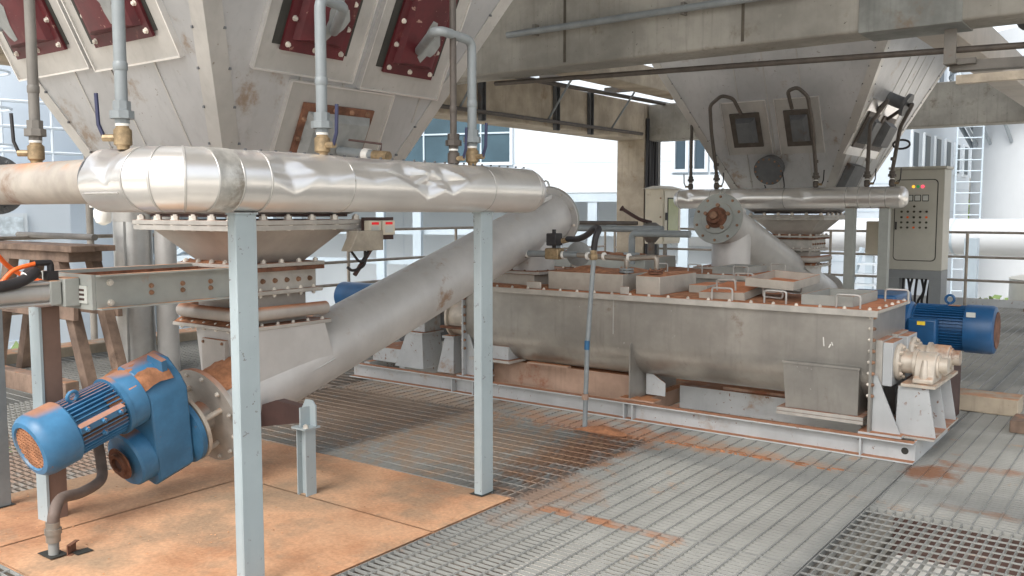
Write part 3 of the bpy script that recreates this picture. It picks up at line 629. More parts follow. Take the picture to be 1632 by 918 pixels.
# ------------------------------------------------------------------ near gear motor (axis parallel to the conveyor)
def gearmotor(p0, a, up, x):
    X = Vector((1, 0, 0)); X = (X-a*a.dot(X)).normalized(); up = X.cross(a).normalized(); up = up if up.z > 0 else -up; th = R(17); X, up = X*math.cos(th)-up*math.sin(th), up*math.cos(th)+X*math.sin(th); t = root('gear_motor', (x, p0.y-.5, 0), 'blue gear motor with orange dust hanging at the low end of the conveyor', 'motor')
    A = lambda s, u=0., e=0.: p0+a*s+up*u+X*e
    q = mk('output_flange', MB().lathe([(.15, 0), (.2, .02), (.2, .05), (.17, .055)], A(-.2), a, 40), MBLUE, t)
    b = MB()
    mk('adapter_ring', MB().lathe([(.205, 0), (.205, .02)], A(-.142), a, 40), CREAM, t)
    for i in range(4):
        an = R(35+90*i); b = MB().cyl(A(-.13)+(X*math.cos(an)+up*math.sin(an))*.175, A(-.004)+(X*math.cos(an)+up*math.sin(an))*.175, .016, n=12)
        r_ = mk('tie_rod', b, CREAM, t)
    mk('shaft_cover', MB().cyl(A(-.13), A(-.004), .09, n=24), FLANGE, t)
    # gearbox outline in (X, up), extruded along the axis
    M = frame(A(-.43), X, up)  # local z = X x up
    zdir = X.cross(up); sgn = 1 if zdir.dot(a) > 0 else -1
    poly = [(-.1, -.175), (.1, -.175), (.145, -.12), (.15, .37), (.11, .43), (.02, .5), (-.09, .5), (-.145, .42), (-.15, -.1)]
    g = mk('gearbox', MB().prism(poly, .225*sgn, M), MBLUE, t, bevel=.01)
    mk('end_boss', MB().lathe([(.15, 0), (.148, .08), (.138, .092)], A(-.43), -a, 40), MBLUE, t)
    h = mk('hollow_shaft', MB().lathe([(.09, .028), (.088, .034), (.062, .034), (.06, .05), (.04, .05), (.036, -.02)], A(-.522), -a, 32, cap=False), RUST, t)
    mk('shaft_core', MB().cyl(A(-.53), A(-.56), .03, n=20), DARKBR, h)
    b = MB().box(-.06, .06, -.02, .02, 0, .13, frame(A(-.34, .44, -.02), X, a)); 
    c = A(-.3, .43); M2 = frame(A(-.27, .44), X, up); mk('torque_lug', MB().prism([(-.08, -.1), (.09, -.1), (.09, .1), (-.02, .1)], .03, M2), MBLUE, t)
    # motor
    mu = .36
    body = mk('motor_body', MB().cyl(A(-.95, mu), A(-.44, mu), .115, n=32), MBLUE, t)
    mk('bell_housing', MB().lathe([(.14, 0), (.15, .02), (.15, .11)], A(-.545, mu), a, 32), MBLUE, t); mk('motor_flange', MB().lathe([(.155, 0), (.155, .025), (.135, .03)], A(-.55, mu), a, 32), MBLUE, t)
    for k in range(40):
        an = 2*math.pi*k/40
        d = X*math.cos(an)+up*math.sin(an)
        if abs(math.sin(an)) < .16 and math.cos(an) > 0 and False: continue
        tn = -X*math.sin(an)+up*math.cos(an)
        M3 = Matrix(((d.x, tn.x, a.x, 0), (d.y, tn.y, a.y, 0), (d.z, tn.z, a.z, 0), (0, 0, 0, 1))); M3.translation = A(-.83, mu)
        mk('cooling_fin', MB().box(.11, .142, -.0028, .0028, 0, .275, M3), MBLUE, body, flat=True)
    fcv = mk('fan_cover', MB().lathe([(.15, .18), (.158, .17), (.158, .05), (.152, .02), (.135, 0), (.112, -.004), (.106, .004), (.106, .03)], A(-.985, mu), a, 44, cap=False), MBLUE, t)
    gm = MB(); c = A(-.977, mu); 
    for k in range(11):
        o = -.1+.02*k; w = math.sqrt(max(0, .106**2-o*o)); M4 = frame(c, X, up); gm.box(-w, w, o-.0055, o+.0055, -.004, .004, M4)
    for k in range(11):
        o = -.1+.02*k; w = math.sqrt(max(0, .106**2-o*o)); gm.box(o-.0025, o+.0025, -w, w, -.003, .003, frame(c, X, up))
    mk('fan_grille', gm, PD, fcv)
    mk('fan_hub', MB().cyl(A(-.972, mu), A(-.955, mu), .045, n=16), PD, fcv); mk('fan_back', MB().cyl(A(-.945, mu), A(-.935, mu), .145, n=24), GASKET, fcv)
    e = A(-.74, mu+.13); b = MB(); b.tube([e+(a*math.cos(2*math.pi*i/16)+up*math.sin(2*math.pi*i/16))*.026+up*.035 for i in range(17)], .009, 8); b.cyl(e-up*.01, e+up*.012, .014, n=10); mk('eyebolt', b, MBLUE, t)
    M5 = frame(A(-.69, mu, .135), a, up); mk('side_rib', MB().box(-.12, .12, .05, .085, -.02, .016, M5), MBLUE, body)
    bolts(body, [A(-.78, mu+.068, .151), A(-.69, mu+.068, .151), A(-.6, mu+.068, .151), A(-.69, mu-.005, .142)], X, .013, MBLUE)
    # dust on top of gearbox
    b = MB(); vs = []; n = 9
    for i in range(n+1):
        for j in range(n+1):
            ex = -.14+.26*i/n; s = -.62+.36*j/n; k2 = math.sin(math.pi*i/n)*math.sin(math.pi*j/n)
            base = .487 if s > -.52 else .465
            vs.append(A(s, base+.012*k2-.06*(abs(ex+.01)/.15)**3+.01*math.sin(i*2+j*1.3), ex))
    b.add(vs, [(i*(n+1)+j, (i+1)*(n+1)+j, (i+1)*(n+1)+j+1, i*(n+1)+j+1) for i in range(n) for j in range(n)]); mk('settled_dust', b, PD, t, kind='stuff')
gearmotor(p0, ax1, up1, -4.55)
t = root('motor_conduit', (-4.0, 1.95, 0), 'dusty flexible conduit dropping from the blue motor into the floor plate', 'conduit')
mk('flexible_hose', MB().tube(smooth_path([(-4.42, 2.38, .36), (-4.36, 2.36, .27), (-4.26, 2.3, .215), (-4.14, 2.14, .215), (-4.05, 2.0, .24), (-4.0, 1.94, .2), (-4.0, 1.93, .13)]), .026, 14), CONDUIT, t)
mk('coupling', MB().lathe([(.031, 0), (.031, .035), (.036, .035), (.036, .06), (.03, .06), (.03, .09)], (-4.0, 1.93, .07), (0, 0, 1)), RAIL, t)
mk('rigid_conduit', MB().cyl((-4.0, 1.93, -.1), (-4.0, 1.93, .08), .023), GALV, t)
mk('floor_hole', MB().box(-4.07, -3.95, 1.89, 1.97, .0105, .0125), GASKET, t)
t = mk('floor_notch', MB().box(-3.955, -3.90, 1.985, 2.06, .0115, .013), GASKET); tag(t, 'small dark square hole cut in the dusty floor plate', 'hole')
tag(mk('angle_offcut', channel((-3.985, 2.02, .03), (-3.945, 1.96, .03), .05, .02, .004), RUST), 'rusty angle offcut standing beside the conduit hole', 'offcut')

# conveyor stand
t = root('conveyor_stand', (-3.78, 3.2, 0), 'short pale grey stand holding up the low part of the conveyor tube', 'stand')
b = ibeam((-4.3, 3.62, .0), (-4.3, 3.62, .3), .11, .1, .008, (0, 1, 0)); 
mk('post', ibeam((-3.775, 3.2, 0), (-3.775, 3.2, .37), .075, .07, .007, (1, 0, 0)), BLUEGREY, t)
mk('cap_plate', MB().box(-3.83, -3.72, 3.145, 3.255, .372, .382), BLUEGREY, t)
mk('saddle', MB().prism([(-.055, 0), (.05, 0), (.05, .11), (.02, .14), (-.03, .14), (-.065, .08)], .01, frame((-3.775, 3.235, .383), (1, 0, 0), (0, 0, 1))), BLUEGREY, t)
mk('rib', MB().box(-3.78, -3.77, 3.16, 3.225, .383, .49), BLUEGREY, t); mk('tube_bracket', MB().prism([(-.52, -.1), (-.04, .0), (-.04, .075), (-.3, .09), (-.45, .04)], .06, frame((-3.775, 3.3, .39), (1, 0, 0), (0, 0, 1))), DARKBR, t)
bolts(t, [(-3.74, 3.17, .382)], (0, 0, 1), .014)

# ------------------------------------------------------------------ near hot air header
def dented(p0, p1, r, dents, n=72, step=.011):
    p0, p1 = Vector(p0), Vector(p1); a = (p1-p0).normalized(); L_ = (p1-p0).length; side = a.cross(Vector((0, 0, 1))).normalized(); zz = Vector((0, 0, 1)); loops = []
    m = int(L_/step)
    for k in range(m+1):
        s = L_*k/m; lp = []
        for i in range(n):
            an = 2*math.pi*i/n; rr = r
            for (s0, a0, ws, wa, d, sk) in dents:
                da = (math.degrees(an)-a0+180) % 360-180; q = 1-abs((s-s0)+sk*da/90)/ws-abs(da)/wa
                if q > 0: rr -= d*(q if q < .8 else .8+.2*(q-.8))
            lp.append(p0+a*s+(side*math.cos(an)+zz*math.sin(an))*rr)
        loops.append(lp)
    return MB().loft(loops, True)
t = root('header_pipe', (-3.0, 3.0, 1.54), 'dented shiny aluminium clad header pipe in front of the near hopper', 'pipe')
ZC = 1.668
def band(p, d, r): return MB().lathe([(r+.0005, -.005), (r+.0025, -.003), (r+.0025, .003), (r+.0005, .005)], p, d, 48, cap=False)
# side = a x z : for a=+Y side=+X, so angle 0 faces +X (towards the camera), 90 is up
D2 = [(.1, 18, .14, 50, .03, .04), (.3, 35, .2, 40, .012, .0)]
D3 = [(.1, 30, .2, 30, .014, .1), (.36, 30, .15, 36, .032, .06), (.50, 4, .13, 42, .034, -.06), (.63, 20, .15, 40, .034, .07), (.8, 45, .14, 34, .02, 0)]
sl1 = mk('cladding_sleeve', dented((-3, 2.06, ZC), (-3, 2.17, ZC), .124, [(.05, 20, .1, 60, .006, 0)]), ALUD, t)
mk('cladding_sleeve', MB().cyl((-3, 2.171, ZC), (-3, 2.30, ZC), .122, n=64), ALUP, t)
sl2 = mk('cladding_sleeve', dented((-3, 2.301, ZC), (-3, 2.74, ZC), .124, D2), ALUP, t, angle=22)
sl3 = mk('cladding_sleeve', dented((-3, 2.742, ZC-.001), (-3, 3.74, ZC-.004), .122, D3), ALUP, t, angle=22)
sl4 = mk('cladding_sleeve', dented((-3, 3.742, ZC-.004), (-3, 4.16, ZC-.006), .1225, [(.1, 60, .12, 40, .012, 0)]), ALUP, t)
mk('end_cap', MB().lathe([(.121, 0), (.119, .03), (.105, .062), (.07, .085), (.0001, .094)], (-3, 4.162, ZC-.006), (0, 1, 0), 48), ALUP, t)
for y in (2.06, 2.17, 2.30, 2.741, 3.741, 4.16): mk('seam_band', band((-3, y, ZC-.002), (0, 1, 0), .122), ALUS, t)
# gored elbow from +Y run to -X run (corner at about x -3, y 1.95)
g0 = []
cx_, cy_, rad_ = -3.13, 2.06, .13
pts = []
for an in (0, 30, 60, 90): pts.append(Vector((cx_+rad_*math.cos(R(-an)), cy_+rad_*math.sin(R(-an)), ZC)))
for k in range(3):
    a_, b_ = pts[k], pts[k+1]; dirs = []
    ang0 = 30*k; ang1 = 30*(k+1); lp = []
    for p, an in ((a_, ang0), (b_, ang1)):
        rx = Vector((math.cos(R(-an)), math.sin(R(-an)), 0)); lp.append([p+(rx*math.cos(2*math.pi*i/48)+Vector((0, 0, 1))*math.sin(2*math.pi*i/48))*.123 for i in range(48)])
    mk('elbow_gore', MB().loft(lp), ALUP, t)
    mk('seam_band', band(b_, Vector((math.sin(R(-ang1)), -math.cos(R(-ang1)), 0)), .123), ALUS, t)
mk('cladding_sleeve', dented((-3.132, 1.93, ZC), (-3.43, 1.93, ZC), .124, [(.14, 128, .14, 70, .026, .06), (.3, 150, .12, 40, .01, 0)]), ALUP, t, angle=22)
mk('lagging_edge', MB().lathe([(.118, 0), (.118, .012), (.088, .012), (.088, 0)], (-3.43, 1.93, ZC), (-1, 0, 0), 40, cap=False), DARKG, t)
mk('lap_joint', MB().tube([(-3.16, 1.816, ZC-.052), (-3.4, 1.816, ZC-.052)], .004, 6), ALUS, t)
b = MB(); b.cyl((-3.40, 1.93, ZC), (-4.38, 1.93, ZC), .09, n=40); mk('bare_pipe', b, mat('bare dusty pipe', lin(168, 160, 150), .55, .2, .12, 6, dust=.4, spot=.25, spotcol=lin(128, 104, 86)), t)
f = mk('end_flange', MB().cyl((-4.38, 1.93, ZC), (-4.43, 1.93, ZC), .135, n=36), DARKG, t)
bolts(f, [(-4.38, 1.93+.115*math.cos(2*math.pi*i/8+.3), ZC+.115*math.sin(2*math.pi*i/8+.3)) for i in range(8)], (1, 0, 0), .015, DARKG)
rv = MB()
for i in range(26):
    y = 2.25+i*.075; rv.box(-2.985, -2.978, y-.005, y+.005, ZC+.118, ZC+.127)
mk('screw_heads', rv, DARKG, t, kind='stuff')
# header posts
def post(x, y, z1, m, label, wx=.052, wy=.1, name='support_post', cat='post', m2=None):
    t = root(name, (x, y, 0), label, cat)
    # channel with its web towards +X and flanges running along X
    b = MB(); b.box(x+wx/2-.007, x+wx/2, y-wy/2, y+wy/2, -.02, z1); b.box(x-wx/2, x+wx/2-.007, y-wy/2, y-wy/2+.008, -.02, z1); b.box(x-wx/2, x+wx/2-.007, y+wy/2-.008, y+wy/2, -.02, z1)
    mk('channel', b, m, t, bevel=.002); mk('cap_plate', MB().box(x-wx/2-.005, x+wx/2+.005, y-wy/2-.005, y+wy/2+.005, z1, z1+.008), m, t)
    mk('post_notch', MB().box(x-wx/2-.02, x+wx/2+.015, y-wy/2-.02, y+wy/2+.015, .0125, .014), GASKET, t)
    return t
HG = 'posts under the near header pipe'
post(-3.0, 2.24, 1.535, BLUEGREY, 'nearest pale blue grey post under the header pipe, cut off by the bottom edge', group if False else .052)
post(-3.0, 3.78, 1.535, BLUEGREY, 'pale blue grey post at the plate corner under the header end')
t = root('actuator_post', (-4.49, 2.17, 0), 'brown dust caked post with pale edge under the actuator cylinder', 'post')
mk('web', MB().box(-4.535, -4.445, 2.135, 2.225, -.02, 1.08), DUSTYPOST, t, bevel=.003); mk('flange', MB().box(-4.54, -4.44, 2.12, 2.133, -.02, 1.08), BLUEGREY, t)
post(-4.9, 2.08, 1.575, PIPEG, 'grey blue post at the far left edge under the bare pipe', .07, .12)

# air lines with ball valves, near header
def valve(t, x, y, z, m=PIPEG, s=1., lev=(1, 0, 0), side=(1, 0, 0), up=True, lm=None):
    mk('valve_body', MB().lathe([(.022*s, 0), (.024*s, .012*s), (.034*s, .02*s), (.034*s, .075*s), (.024*s, .085*s), (.024*s, .1*s)], (x, y, z), (0, 0, 1), 12), BRASS if m is not PIPEB else PIPEB, t)
    d = Vector(side); c = Vector((x, y, z+.045*s))
    mk('valve_stem', MB().cyl(c+d*.02*s, c+d*.075*s, .014*s, n=8), BRASS, t)
    e = c+d*.07*s; h = MB(); h.tube([e, e+d*.02*s+Vector((0, 0, .05*s)), e+d*.025*s+Vector((0, 0, .17*s))], .008*s, 6); mk('lever', h, lm or NAVY, t)
    mk('union', MB().lathe([(.028*s, 0), (.028*s, .018*s), (.046*s, .018*s), (.046*s, .048*s), (.034*s, .05*s), (.034*s, .085*s)], (x, y, z+.1*s), (0, 0, 1), 8), m, t)
    mk('nipple', MB().cyl((x, y, z+.09*s), (x, y, z+.105*s), .026*s, n=12), WHITE, t)
def airline(label, base, path, r=.024, m=PIPEG, s=1., side=(1, 0, 0), lm=None):
    t = root('air_line', base, label, 'pipe'); x, y, z = base
    valve(t, x, y, z, m, s, side=side, lm=lm)
    mk('pipe', MB().tube(fillet([(x, y, z+.18*s)]+path, .05), r*s, 14), m, t)
    mk('coupling', MB().lathe([(r*s*1.02, 0), (r*s*1.15, .005), (r*s*1.15, .03), (r*s*1.02, .035)], (x, y, z+.3*s), (0, 0, 1), 14), m, t)
    return t
ZT = ZC+.118
airline('grey vertical air pipe with brass valve at the header elbow', (-3.31, 1.93, ZT), [(-3.31, 1.93, 3.1)], side=(-.75, -.66, 0))
airline('grey air pipe with blue lever rising from the header middle to a red box', (-3.0, 2.665, ZT), [(-3.0, 2.665, 2.455), (-3.05, 2.85, 2.455), (-3.5, 3.2, 2.455)])
airline('grey air pipe with brass valve bending to the rightmost red box', (-3.0, 3.69, ZT), [(-3.0, 3.69, 2.425), (-3.0, 3.46, 2.44), (-3.05, 3.45, 2.44), (-3.53, 3.86, 2.45)])
airline('thin brown air pipe with valve just left of the header end post', (-3.0, 3.54, ZT-.012), [(-3.0, 3.54, 2.95)], r=.019, m=PIPEB, s=.9)
airline('dark green grey air pipe standing on the bare header pipe at left', (-4.0, 1.93, ZC+.085), [(-4.0, 1.93, 3.0)], r=.022, m=STEELB, side=(-.7, -.7, 0), lm=BLACK)
t = root('air_branch', (-5.1, 2.2, 2.5), 'grey air branch entering the leftmost red box at upper left', 'pipe')
mk('pipe', MB().tube([(-5.24, 2.45, 2.56), (-5.35, 2.2, 2.54), (-5.6, 2.05, 2.5)], .022, 12), PIPEG, t)
mk('weld_collar', MB().cyl((-5.235, 2.47, 2.565), (-5.25, 2.43, 2.555), .03, n=12), PIPEG, t)
t = root('hatch_nozzle', (-3.75, 3.55, 1.84), 'small rusty nozzle with valve poking from the hatch above the header', 'valve')
mk('pipe', MB().cyl((-3.8, 3.5, 1.88), (-3.55, 3.52, 1.85), .028), PIPEG, t); mk('nipple', MB().cyl((-3.62, 3.515, 1.858), (-3.58, 3.518, 1.853), .034), WHITE, t)
mk('valve_body', MB().cyl((-3.55, 3.52, 1.85), (-3.45, 3.53, 1.84), .03, n=10), BRASS, t); mk('lever', MB().tube([(-3.5, 3.52, 1.87), (-3.5, 3.53, 1.91), (-3.62, 3.4, 1.93)], .006, 6), DARKBR, t)

# level switch boxes by the big flange
t = root('control_box', (-4.0, 3.95, 1.4), 'small beige control box with red displays beside the near chute flange', 'control box')
mk('backing_plate', MB().box(-4.05, -4.03, 3.9, 4.16, 1.37, 1.51), DARKBR, t)
for k, y in enumerate((3.955, 4.075)):
    m = mk('display_unit', MB().box(-4.028, -3.985, y-.054, y+.054, 1.40, 1.49), BEIGE, t, bevel=.004); mk('display', MB().box(-3.985, -3.983, y-.03, y+.03, 1.465, 1.48), REDD, m); mk('keypad', MB().box(-3.985, -3.983, y-.035, y+.035, 1.415, 1.455), METER, m)
mk('junction_box', MB().prism([(-.16, 0), (.12, 0), (.12, .12), (-.09, .12)], .08, frame((-4.02, 3.86, 1.31), (0, 1, 0), (0, 0, 1))), mat('khaki box paint', lin(158, 150, 136), .5), t, bevel=.004)
b = MB(); b.tube([(-4.04, 3.83, 1.16), (-4.04, 4.02, 1.37)], .014, 8); mk('bracket_arm', b, DARKBR, t)
b = MB(); b.tube(smooth_path([(-4.02, 3.78, 1.31), (-4.02, 3.86, 1.24), (-4.02, 3.93, 1.3)]), .008, 6); b.tube(smooth_path([(-4.02, 3.9, 1.31), (-4.02, 3.89, 1.22), (-4.02, 3.8, 1.19), (-4.03, 3.76, 1.21)]), .009, 6); mk('cable', b, BLACK, t)

# vertical duct behind, trestle
t = root('vertical_duct', (-8.05, 4.76, 0), 'round galvanised duct standing upright behind the blue motor', 'duct')
mk('duct', dented((-8.05, 4.76, -.02), (-8.05, 4.7601, 1.55), .175, []) if False else MB().cyl((-8.05, 4.76, -.02), (-8.05, 4.76, 1.45), .175, n=48), DUCT, t)
mk('cap_section', MB().lathe([(.178, 0), (.18, .01), (.18, .35)], (-8.05, 4.76, 1.45), (0, 0, 1), 48), DUCT, t)
mk('vertical_seam', MB().box(-7.945, -7.937, 4.6, 4.62, 0, 1.45), DUCT, t)
t = root('vertical_duct', (-8.35, 4.95, 0), 'second dusty duct standing close behind the round galvanised duct', 'duct')
mk('duct', MB().cyl((-7.83, 4.96, -.02), (-7.83, 4.96, 1.7), .1, n=32), TUBE, t)
t = root('timber_trestle', (-8.2, 4.0, 0), 'rough wooden trestle with planks behind the actuator at left edge', 'trestle')
mk('plank', MB().box(-10.0, -7.46, 3.85, 4.06, 1.2, 1.255), WOOD, t, bevel=.006); mk('plank', MB().box(-9.9, -7.52, 4.08, 4.28, 1.2, 1.25), WOOD, t, bevel=.006)
mk('bearer', MB().box(-8.95, -7.6, 3.9, 4.2, 1.11, 1.198), WOOD, t, bevel=.006)
def leg(xa, xb, y, w=.06, z1=1.12):
    return MB().loft([[(xa-w, y-.045, 0), (xa+w, y-.045, 0), (xa+w, y+.045, 0), (xa-w, y+.045, 0)], [(xb-w, y-.045, z1), (xb+w, y-.045, z1), (xb+w, y+.045, z1), (xb-w, y+.045, z1)]])
for xa, xb, y in ((-7.4, -7.85, 3.95), (-9.15, -8.75, 3.95), (-7.35, -7.8, 4.22), (-9.2, -8.8, 4.22)): mk('leg', leg(xa, xb, y), WOOD, t)
mk('cross_rail', MB().box(-9.3, -7.48, 3.86, 3.904, .62, .78), WOOD, t, bevel=.005); mk('cross_rail', MB().box(-9.2, -7.5, 4.27, 4.31, .62, .78), WOOD, t)
mk('foot_beam', MB().box(-9.4, -7.2, 3.62, 3.74, .0, .16), WOOD, t, bevel=.008)
tag(mk('steel_tube', MB().cyl((-10, 4.6, 1.3), (-7.9, 4.3, 1.31), .03, n=10), STEELB), 'bare steel tube lying above the timber trestle', 'tube')
tag(mk('timber_block', MB().box(-5.65, -5.45, 3.25, 3.34, 1.2, 1.27), WOOD, bevel=.006), 'small rusty wooden block on the actuator rail', 'block') if False else None

# ------------------------------------------------------------------ mixer
t = MX = root('paddle_mixer', (-3.2, 6.27, 0), 'long stainless twin shaft mixer trough on white base frame', 'mixer')
X0, X1, YF, YB = -4.88, -1.535, 5.89, 6.65; yc = (YF+YB)/2; hw = (YB-YF)/2; zb = .27
prof = [(-hw, .9)]+[(-hw*math.cos(R(a)), zb+.33-.33*math.sin(R(a))) for a in range(0, 181, 9)]+[(hw, .9)]
tb = MB(); M = frame((X0, yc, 0), (0, 1, 0), (0, 0, 1)); tb.prism(prof, X1-X0, M); mk('trough', tb, TROUGH, t)
for x, nm in ((X0, 'end_plate'), (X1, 'end_plate')):
    b = MB().box(x-.008, x+.008, YF-.03, YB+.03, .14, .905); e = mk(nm, b, WHITEP if x < -3 else TROUGH, t)
    bolts(e, [(x+.008, YF-.012, z) for z in seq(.38, .88, 8)], (1, 0, 0), .011, RBOLT); bolts(e, [(x-.008, YF-.012, z) for z in seq(.38, .88, 8)], (-1, 0, 0), .011)
    for y in (YF+.03, YB-.16):
        mk('gusset', MB().prism([(.0, 0), (.17, 0), (.02, .36), (0, .36)], .012, frame((x+.009, y, .15), (1, 0, 0), (0, 0, 1))), WHITEP, e)
    mk('foot_plate', MB().box(x-.06, x+.2, YF-.04, YF+.16, .136, .15), WHITEP, e)
cv_ = mk('cover_plate', MB().box(X0-.02, X1+.035, YF-.035, YB+.04, .906, .926), COVER, t)
mk('cover_lip', MB().box(X0-.02, X1+.035, YF-.04, YF-.036, .885, .924), FLANGE, t)
bolts(cv_, [(x, YF-.012, .926) for x in seq(X0+.05, X1-.02, 22)]+[(X1+.01, y, .926) for y in seq(YF+.1, YB-.03, 5)], (0, 0, 1), .011)
# riser boxes and lids on the cover
def riser(name, x0, x1, y0, y1, z0, z1, m=COVER, **k): return mk(name, MB().box(x0, x1, y0, y1, z0, z1), m, t, bevel=.004, **k)
riser('riser_box', -4.06, -3.38, 5.955, 6.5, .928, 1.07)
riser('riser_box', -3.27, -3.07, 5.96, 6.58, .928, 1.065)
riser('inlet_collar', -4.78, -4.3, 6.1, 6.63, .928, 1.02)
for x0, x1 in ((-4.22, -4.08), (-3.36, -3.285)): riser('cover_rib', x0, x1, 5.88, 5.89, .928, .985, FLANGE)
fr = MB()
fr.box(-2.02, -1.685, 5.965, 5.975, .928, .995); fr.box(-2.02, -1.685, 6.545, 6.555, .928, .995); fr.box(-2.02, -2.01, 5.976, 6.544, .928, .995); fr.box(-1.695, -1.685, 5.976, 6.544, .928, .995)
mk('hatch_frame', fr, GREYP, t)
def staple(x, y, w, h, z=.928, d=(1, 0, 0)):
    d = Vector(d); p = Vector((x, y, z)); return MB().tube(fillet([p, p+Vector((0, 0, h)), p+d*w+Vector((0, 0, h)), p+d*w], .02, 4), .007, 8)
for x, y in ((-2.63, 5.9), (-2.25, 5.9), (-1.77, 5.9), (-1.62, 6.5), (-2.9, 6.62)): mk('lifting_handle', staple(x, y, .15, .085), ALUS, t)
# base frame
def ch(name, p0, p1, m, flip=1, h=.13): return mk(name, channel(p0, p1, h, .07, .009, flip=flip), m, t)
ch('base_beam', (-6.2, 5.86, .067), (-1.25, 5.86, .067), WHITEP, -1); ch('base_beam', (-6.2, 6.82, .067), (-1.25, 6.82, .067), RUSTBEAM, 1)
for x in (-6.15, -5.7, -4.9, -3.25, -1.62): mk('cross_member', MB().box(x, x+.07, 5.94, 6.74, .02, .132), WHITEP if x < -5 else RUSTBEAM, t)
mk('end_beam', MB().box(-1.262, -1.25, 5.865, 6.815, .0, .134), WHITEP, t); mk('end_top', MB().box(-1.6, -1.265, 5.93, 6.75, .122, .135), WHITEP, t)
mk('lifting_hole', MB().cyl((-1.31, 5.8535, .066), (-1.31, 5.8505, .066), .022, n=16), GASKET, t)
for x in (-4.95, -4.72, -3.27, -3.2, -1.565): mk('stiffener', MB().box(x-.005, x+.005, 5.795, 5.858, .01, .126), WHITEP, t)
b = MB(); b.box(-3.95, -3.3, 6.62, 6.63, .15, .33); mk('inner_beam', MB().box(-4.75, -3.29, 6.13, 6.34, .01, .268), RUSTBEAM, t, bevel=.004); mk('inner_beam', MB().box(-3.1, -1.72, 6.38, 6.76, .01, .19), WHITEP, t, bevel=.004); mk('loose_cover', MB().box(-2.75, -2.2, 6.4, 6.7, .192, .215), RUSTBEAM, t, bevel=.003)
# saddle under the trough
M = frame((-3.27, 5.9, .137), (0, 1, 0), (0, 0, 1)); hp = [(-.02, 0), (.72, 0)]+[(hw-.0+(hw+.006)*math.cos(R(a)), zb+.33-.137-.336*math.sin(R(a))) for a in range(20, 181, 10)]
mk('saddle', MB().prism([(-.03, 0), (.74, 0), (.74, .2)]+[(hw+(hw+.004)*math.cos(R(a)), zb+.33-.137-(.334)*math.sin(R(a))) for a in range(40, 176, 9)]+[(-.03, .4)], .012, M), TROUGH, t)
mk('saddle_foot', MB().box(-3.35, -3.05, 5.86, 5.97, .137, .149), RUSTBEAM, t); mk('saddle_rib', MB().prism([(0, 0), (.16, 0), (.16, .1), (.06, .16), (0, .16)], .01, frame((-3.24, 6.1, .149), (1, 0, 0), (0, 0, 1))), WHITEP, t)
# discharge chute on the front, small outlet at the left
c = mk('side_chute', MB().loft([[(-2.085, 5.9, .235), (-1.615, 5.9, .235), (-1.615, 6.3, .235), (-2.085, 6.3, .235)], [(-2.10, 5.872, .535), (-1.605, 5.872, .535), (-1.605, 6.3, .535), (-2.10, 6.3, .535)]]), TROUGH, t)
mk('chute_lip', MB().box(-2.105, -1.6, 5.866, 5.885, .537, .552), TROUGH, c); mk('chute_flange', MB().box(-2.14, -1.575, 5.88, 6.35, .21, .232), FLANGE, c); mk('chute_flange', MB().box(-2.14, -1.575, 5.88, 6.35, .186, .207), FLANGE, c)
o = mk('bottom_outlet', MB().box(-4.8, -4.45, 5.94, 6.5, .31, .42), WHITEP, t); mk('outlet_flange', MB().box(-4.84, -4.41, 5.9, 6.52, .285, .307), FLANGE, o)
mk('welded_strip', MB().box(-4.3, -3.9, 6.0, 6.05, .29, .305), RUSTBEAM, t)
# right end: seal boxes, couplings, bearings and pedestal
for k, y in enumerate((6.08, 6.46)):
    s_ = mk('seal_box', MB().box(X1+.05, X1+.11, y-.13, y+.13, .44, .72), WHITEP, t, bevel=.004)
    mk('seal_frame', MB().box(X1+.009, X1+.05, y-.14, y+.14, .42, .73), FLANGE, s_)
    hub = mk('stuffing_box', MB().lathe([(.115, 0), (.12, .015), (.11, .03), (.07, .035), (.068, .1), (.09, .105), (.09, .125), (.05, .13), (.05, .3)], (X1+.11, y, .585), (1, 0, 0), 32), CREAM, t)
    bolts(hub, [(X1+.14, y+.095*math.cos(a), .585+.095*math.sin(a)) for a in [2*math.pi*i/8 for i in range(8)]], (1, 0, 0), .013, CREAM)
    bx = X1+.29
    bl = mk('bearing_block', MB().prism([(-.13, 0), (.13, 0), (.13, .03), (.1, .045), (.095, .1)]+[(.088*math.cos(R(a)), .1+.088*math.sin(R(a))) for a in range(10, 171, 16)]+[(-.095, .1), (-.1, .045), (-.13, .03)], .12, frame((bx-.06, y, .476), (0, 1, 0), (0, 0, 1))), CREAM, t, bevel=.008)
    mk('bearing_cap', MB().lathe([(.072, 0), (.07, .012), (.04, .016)], (bx+.061, y, .576), (1, 0, 0), 24), CREAM, bl)
    mk('bearing_rib', MB().lathe([(.03, 0), (.022, .1), (.014, .13)], (bx, y-.1, .49), (0, .15, 1), 12), CREAM, bl)
    bolts(bl, [(bx, y-.115, .506), (bx, y+.115, .506)], (0, 0, 1), .014, CREAM)
px0, px1 = X1+.17, X1+.36
mk('pedestal_top', MB().box(px0, px1+.01, 5.92, 6.62, .456, .474), CREAM, t)
for y in (5.96, 6.27, 6.58): mk('pedestal_rib', MB().prism([(0, 0), (.24, 0), (.185, .318), (.01, .318)], .012, frame((px0-.03, y, .136), (1, 0, 0), (0, 0, 1))), WHITEP, t)
mk('pedestal_web', MB().box(px0+.06, px0+.072, 5.966, 6.57, .137, .455), WHITEP, t); mk('pedestal_foot', MB().box(px0-.06, px1+.02, 5.9, 6.64, .1355, .148), FLANGE, t)
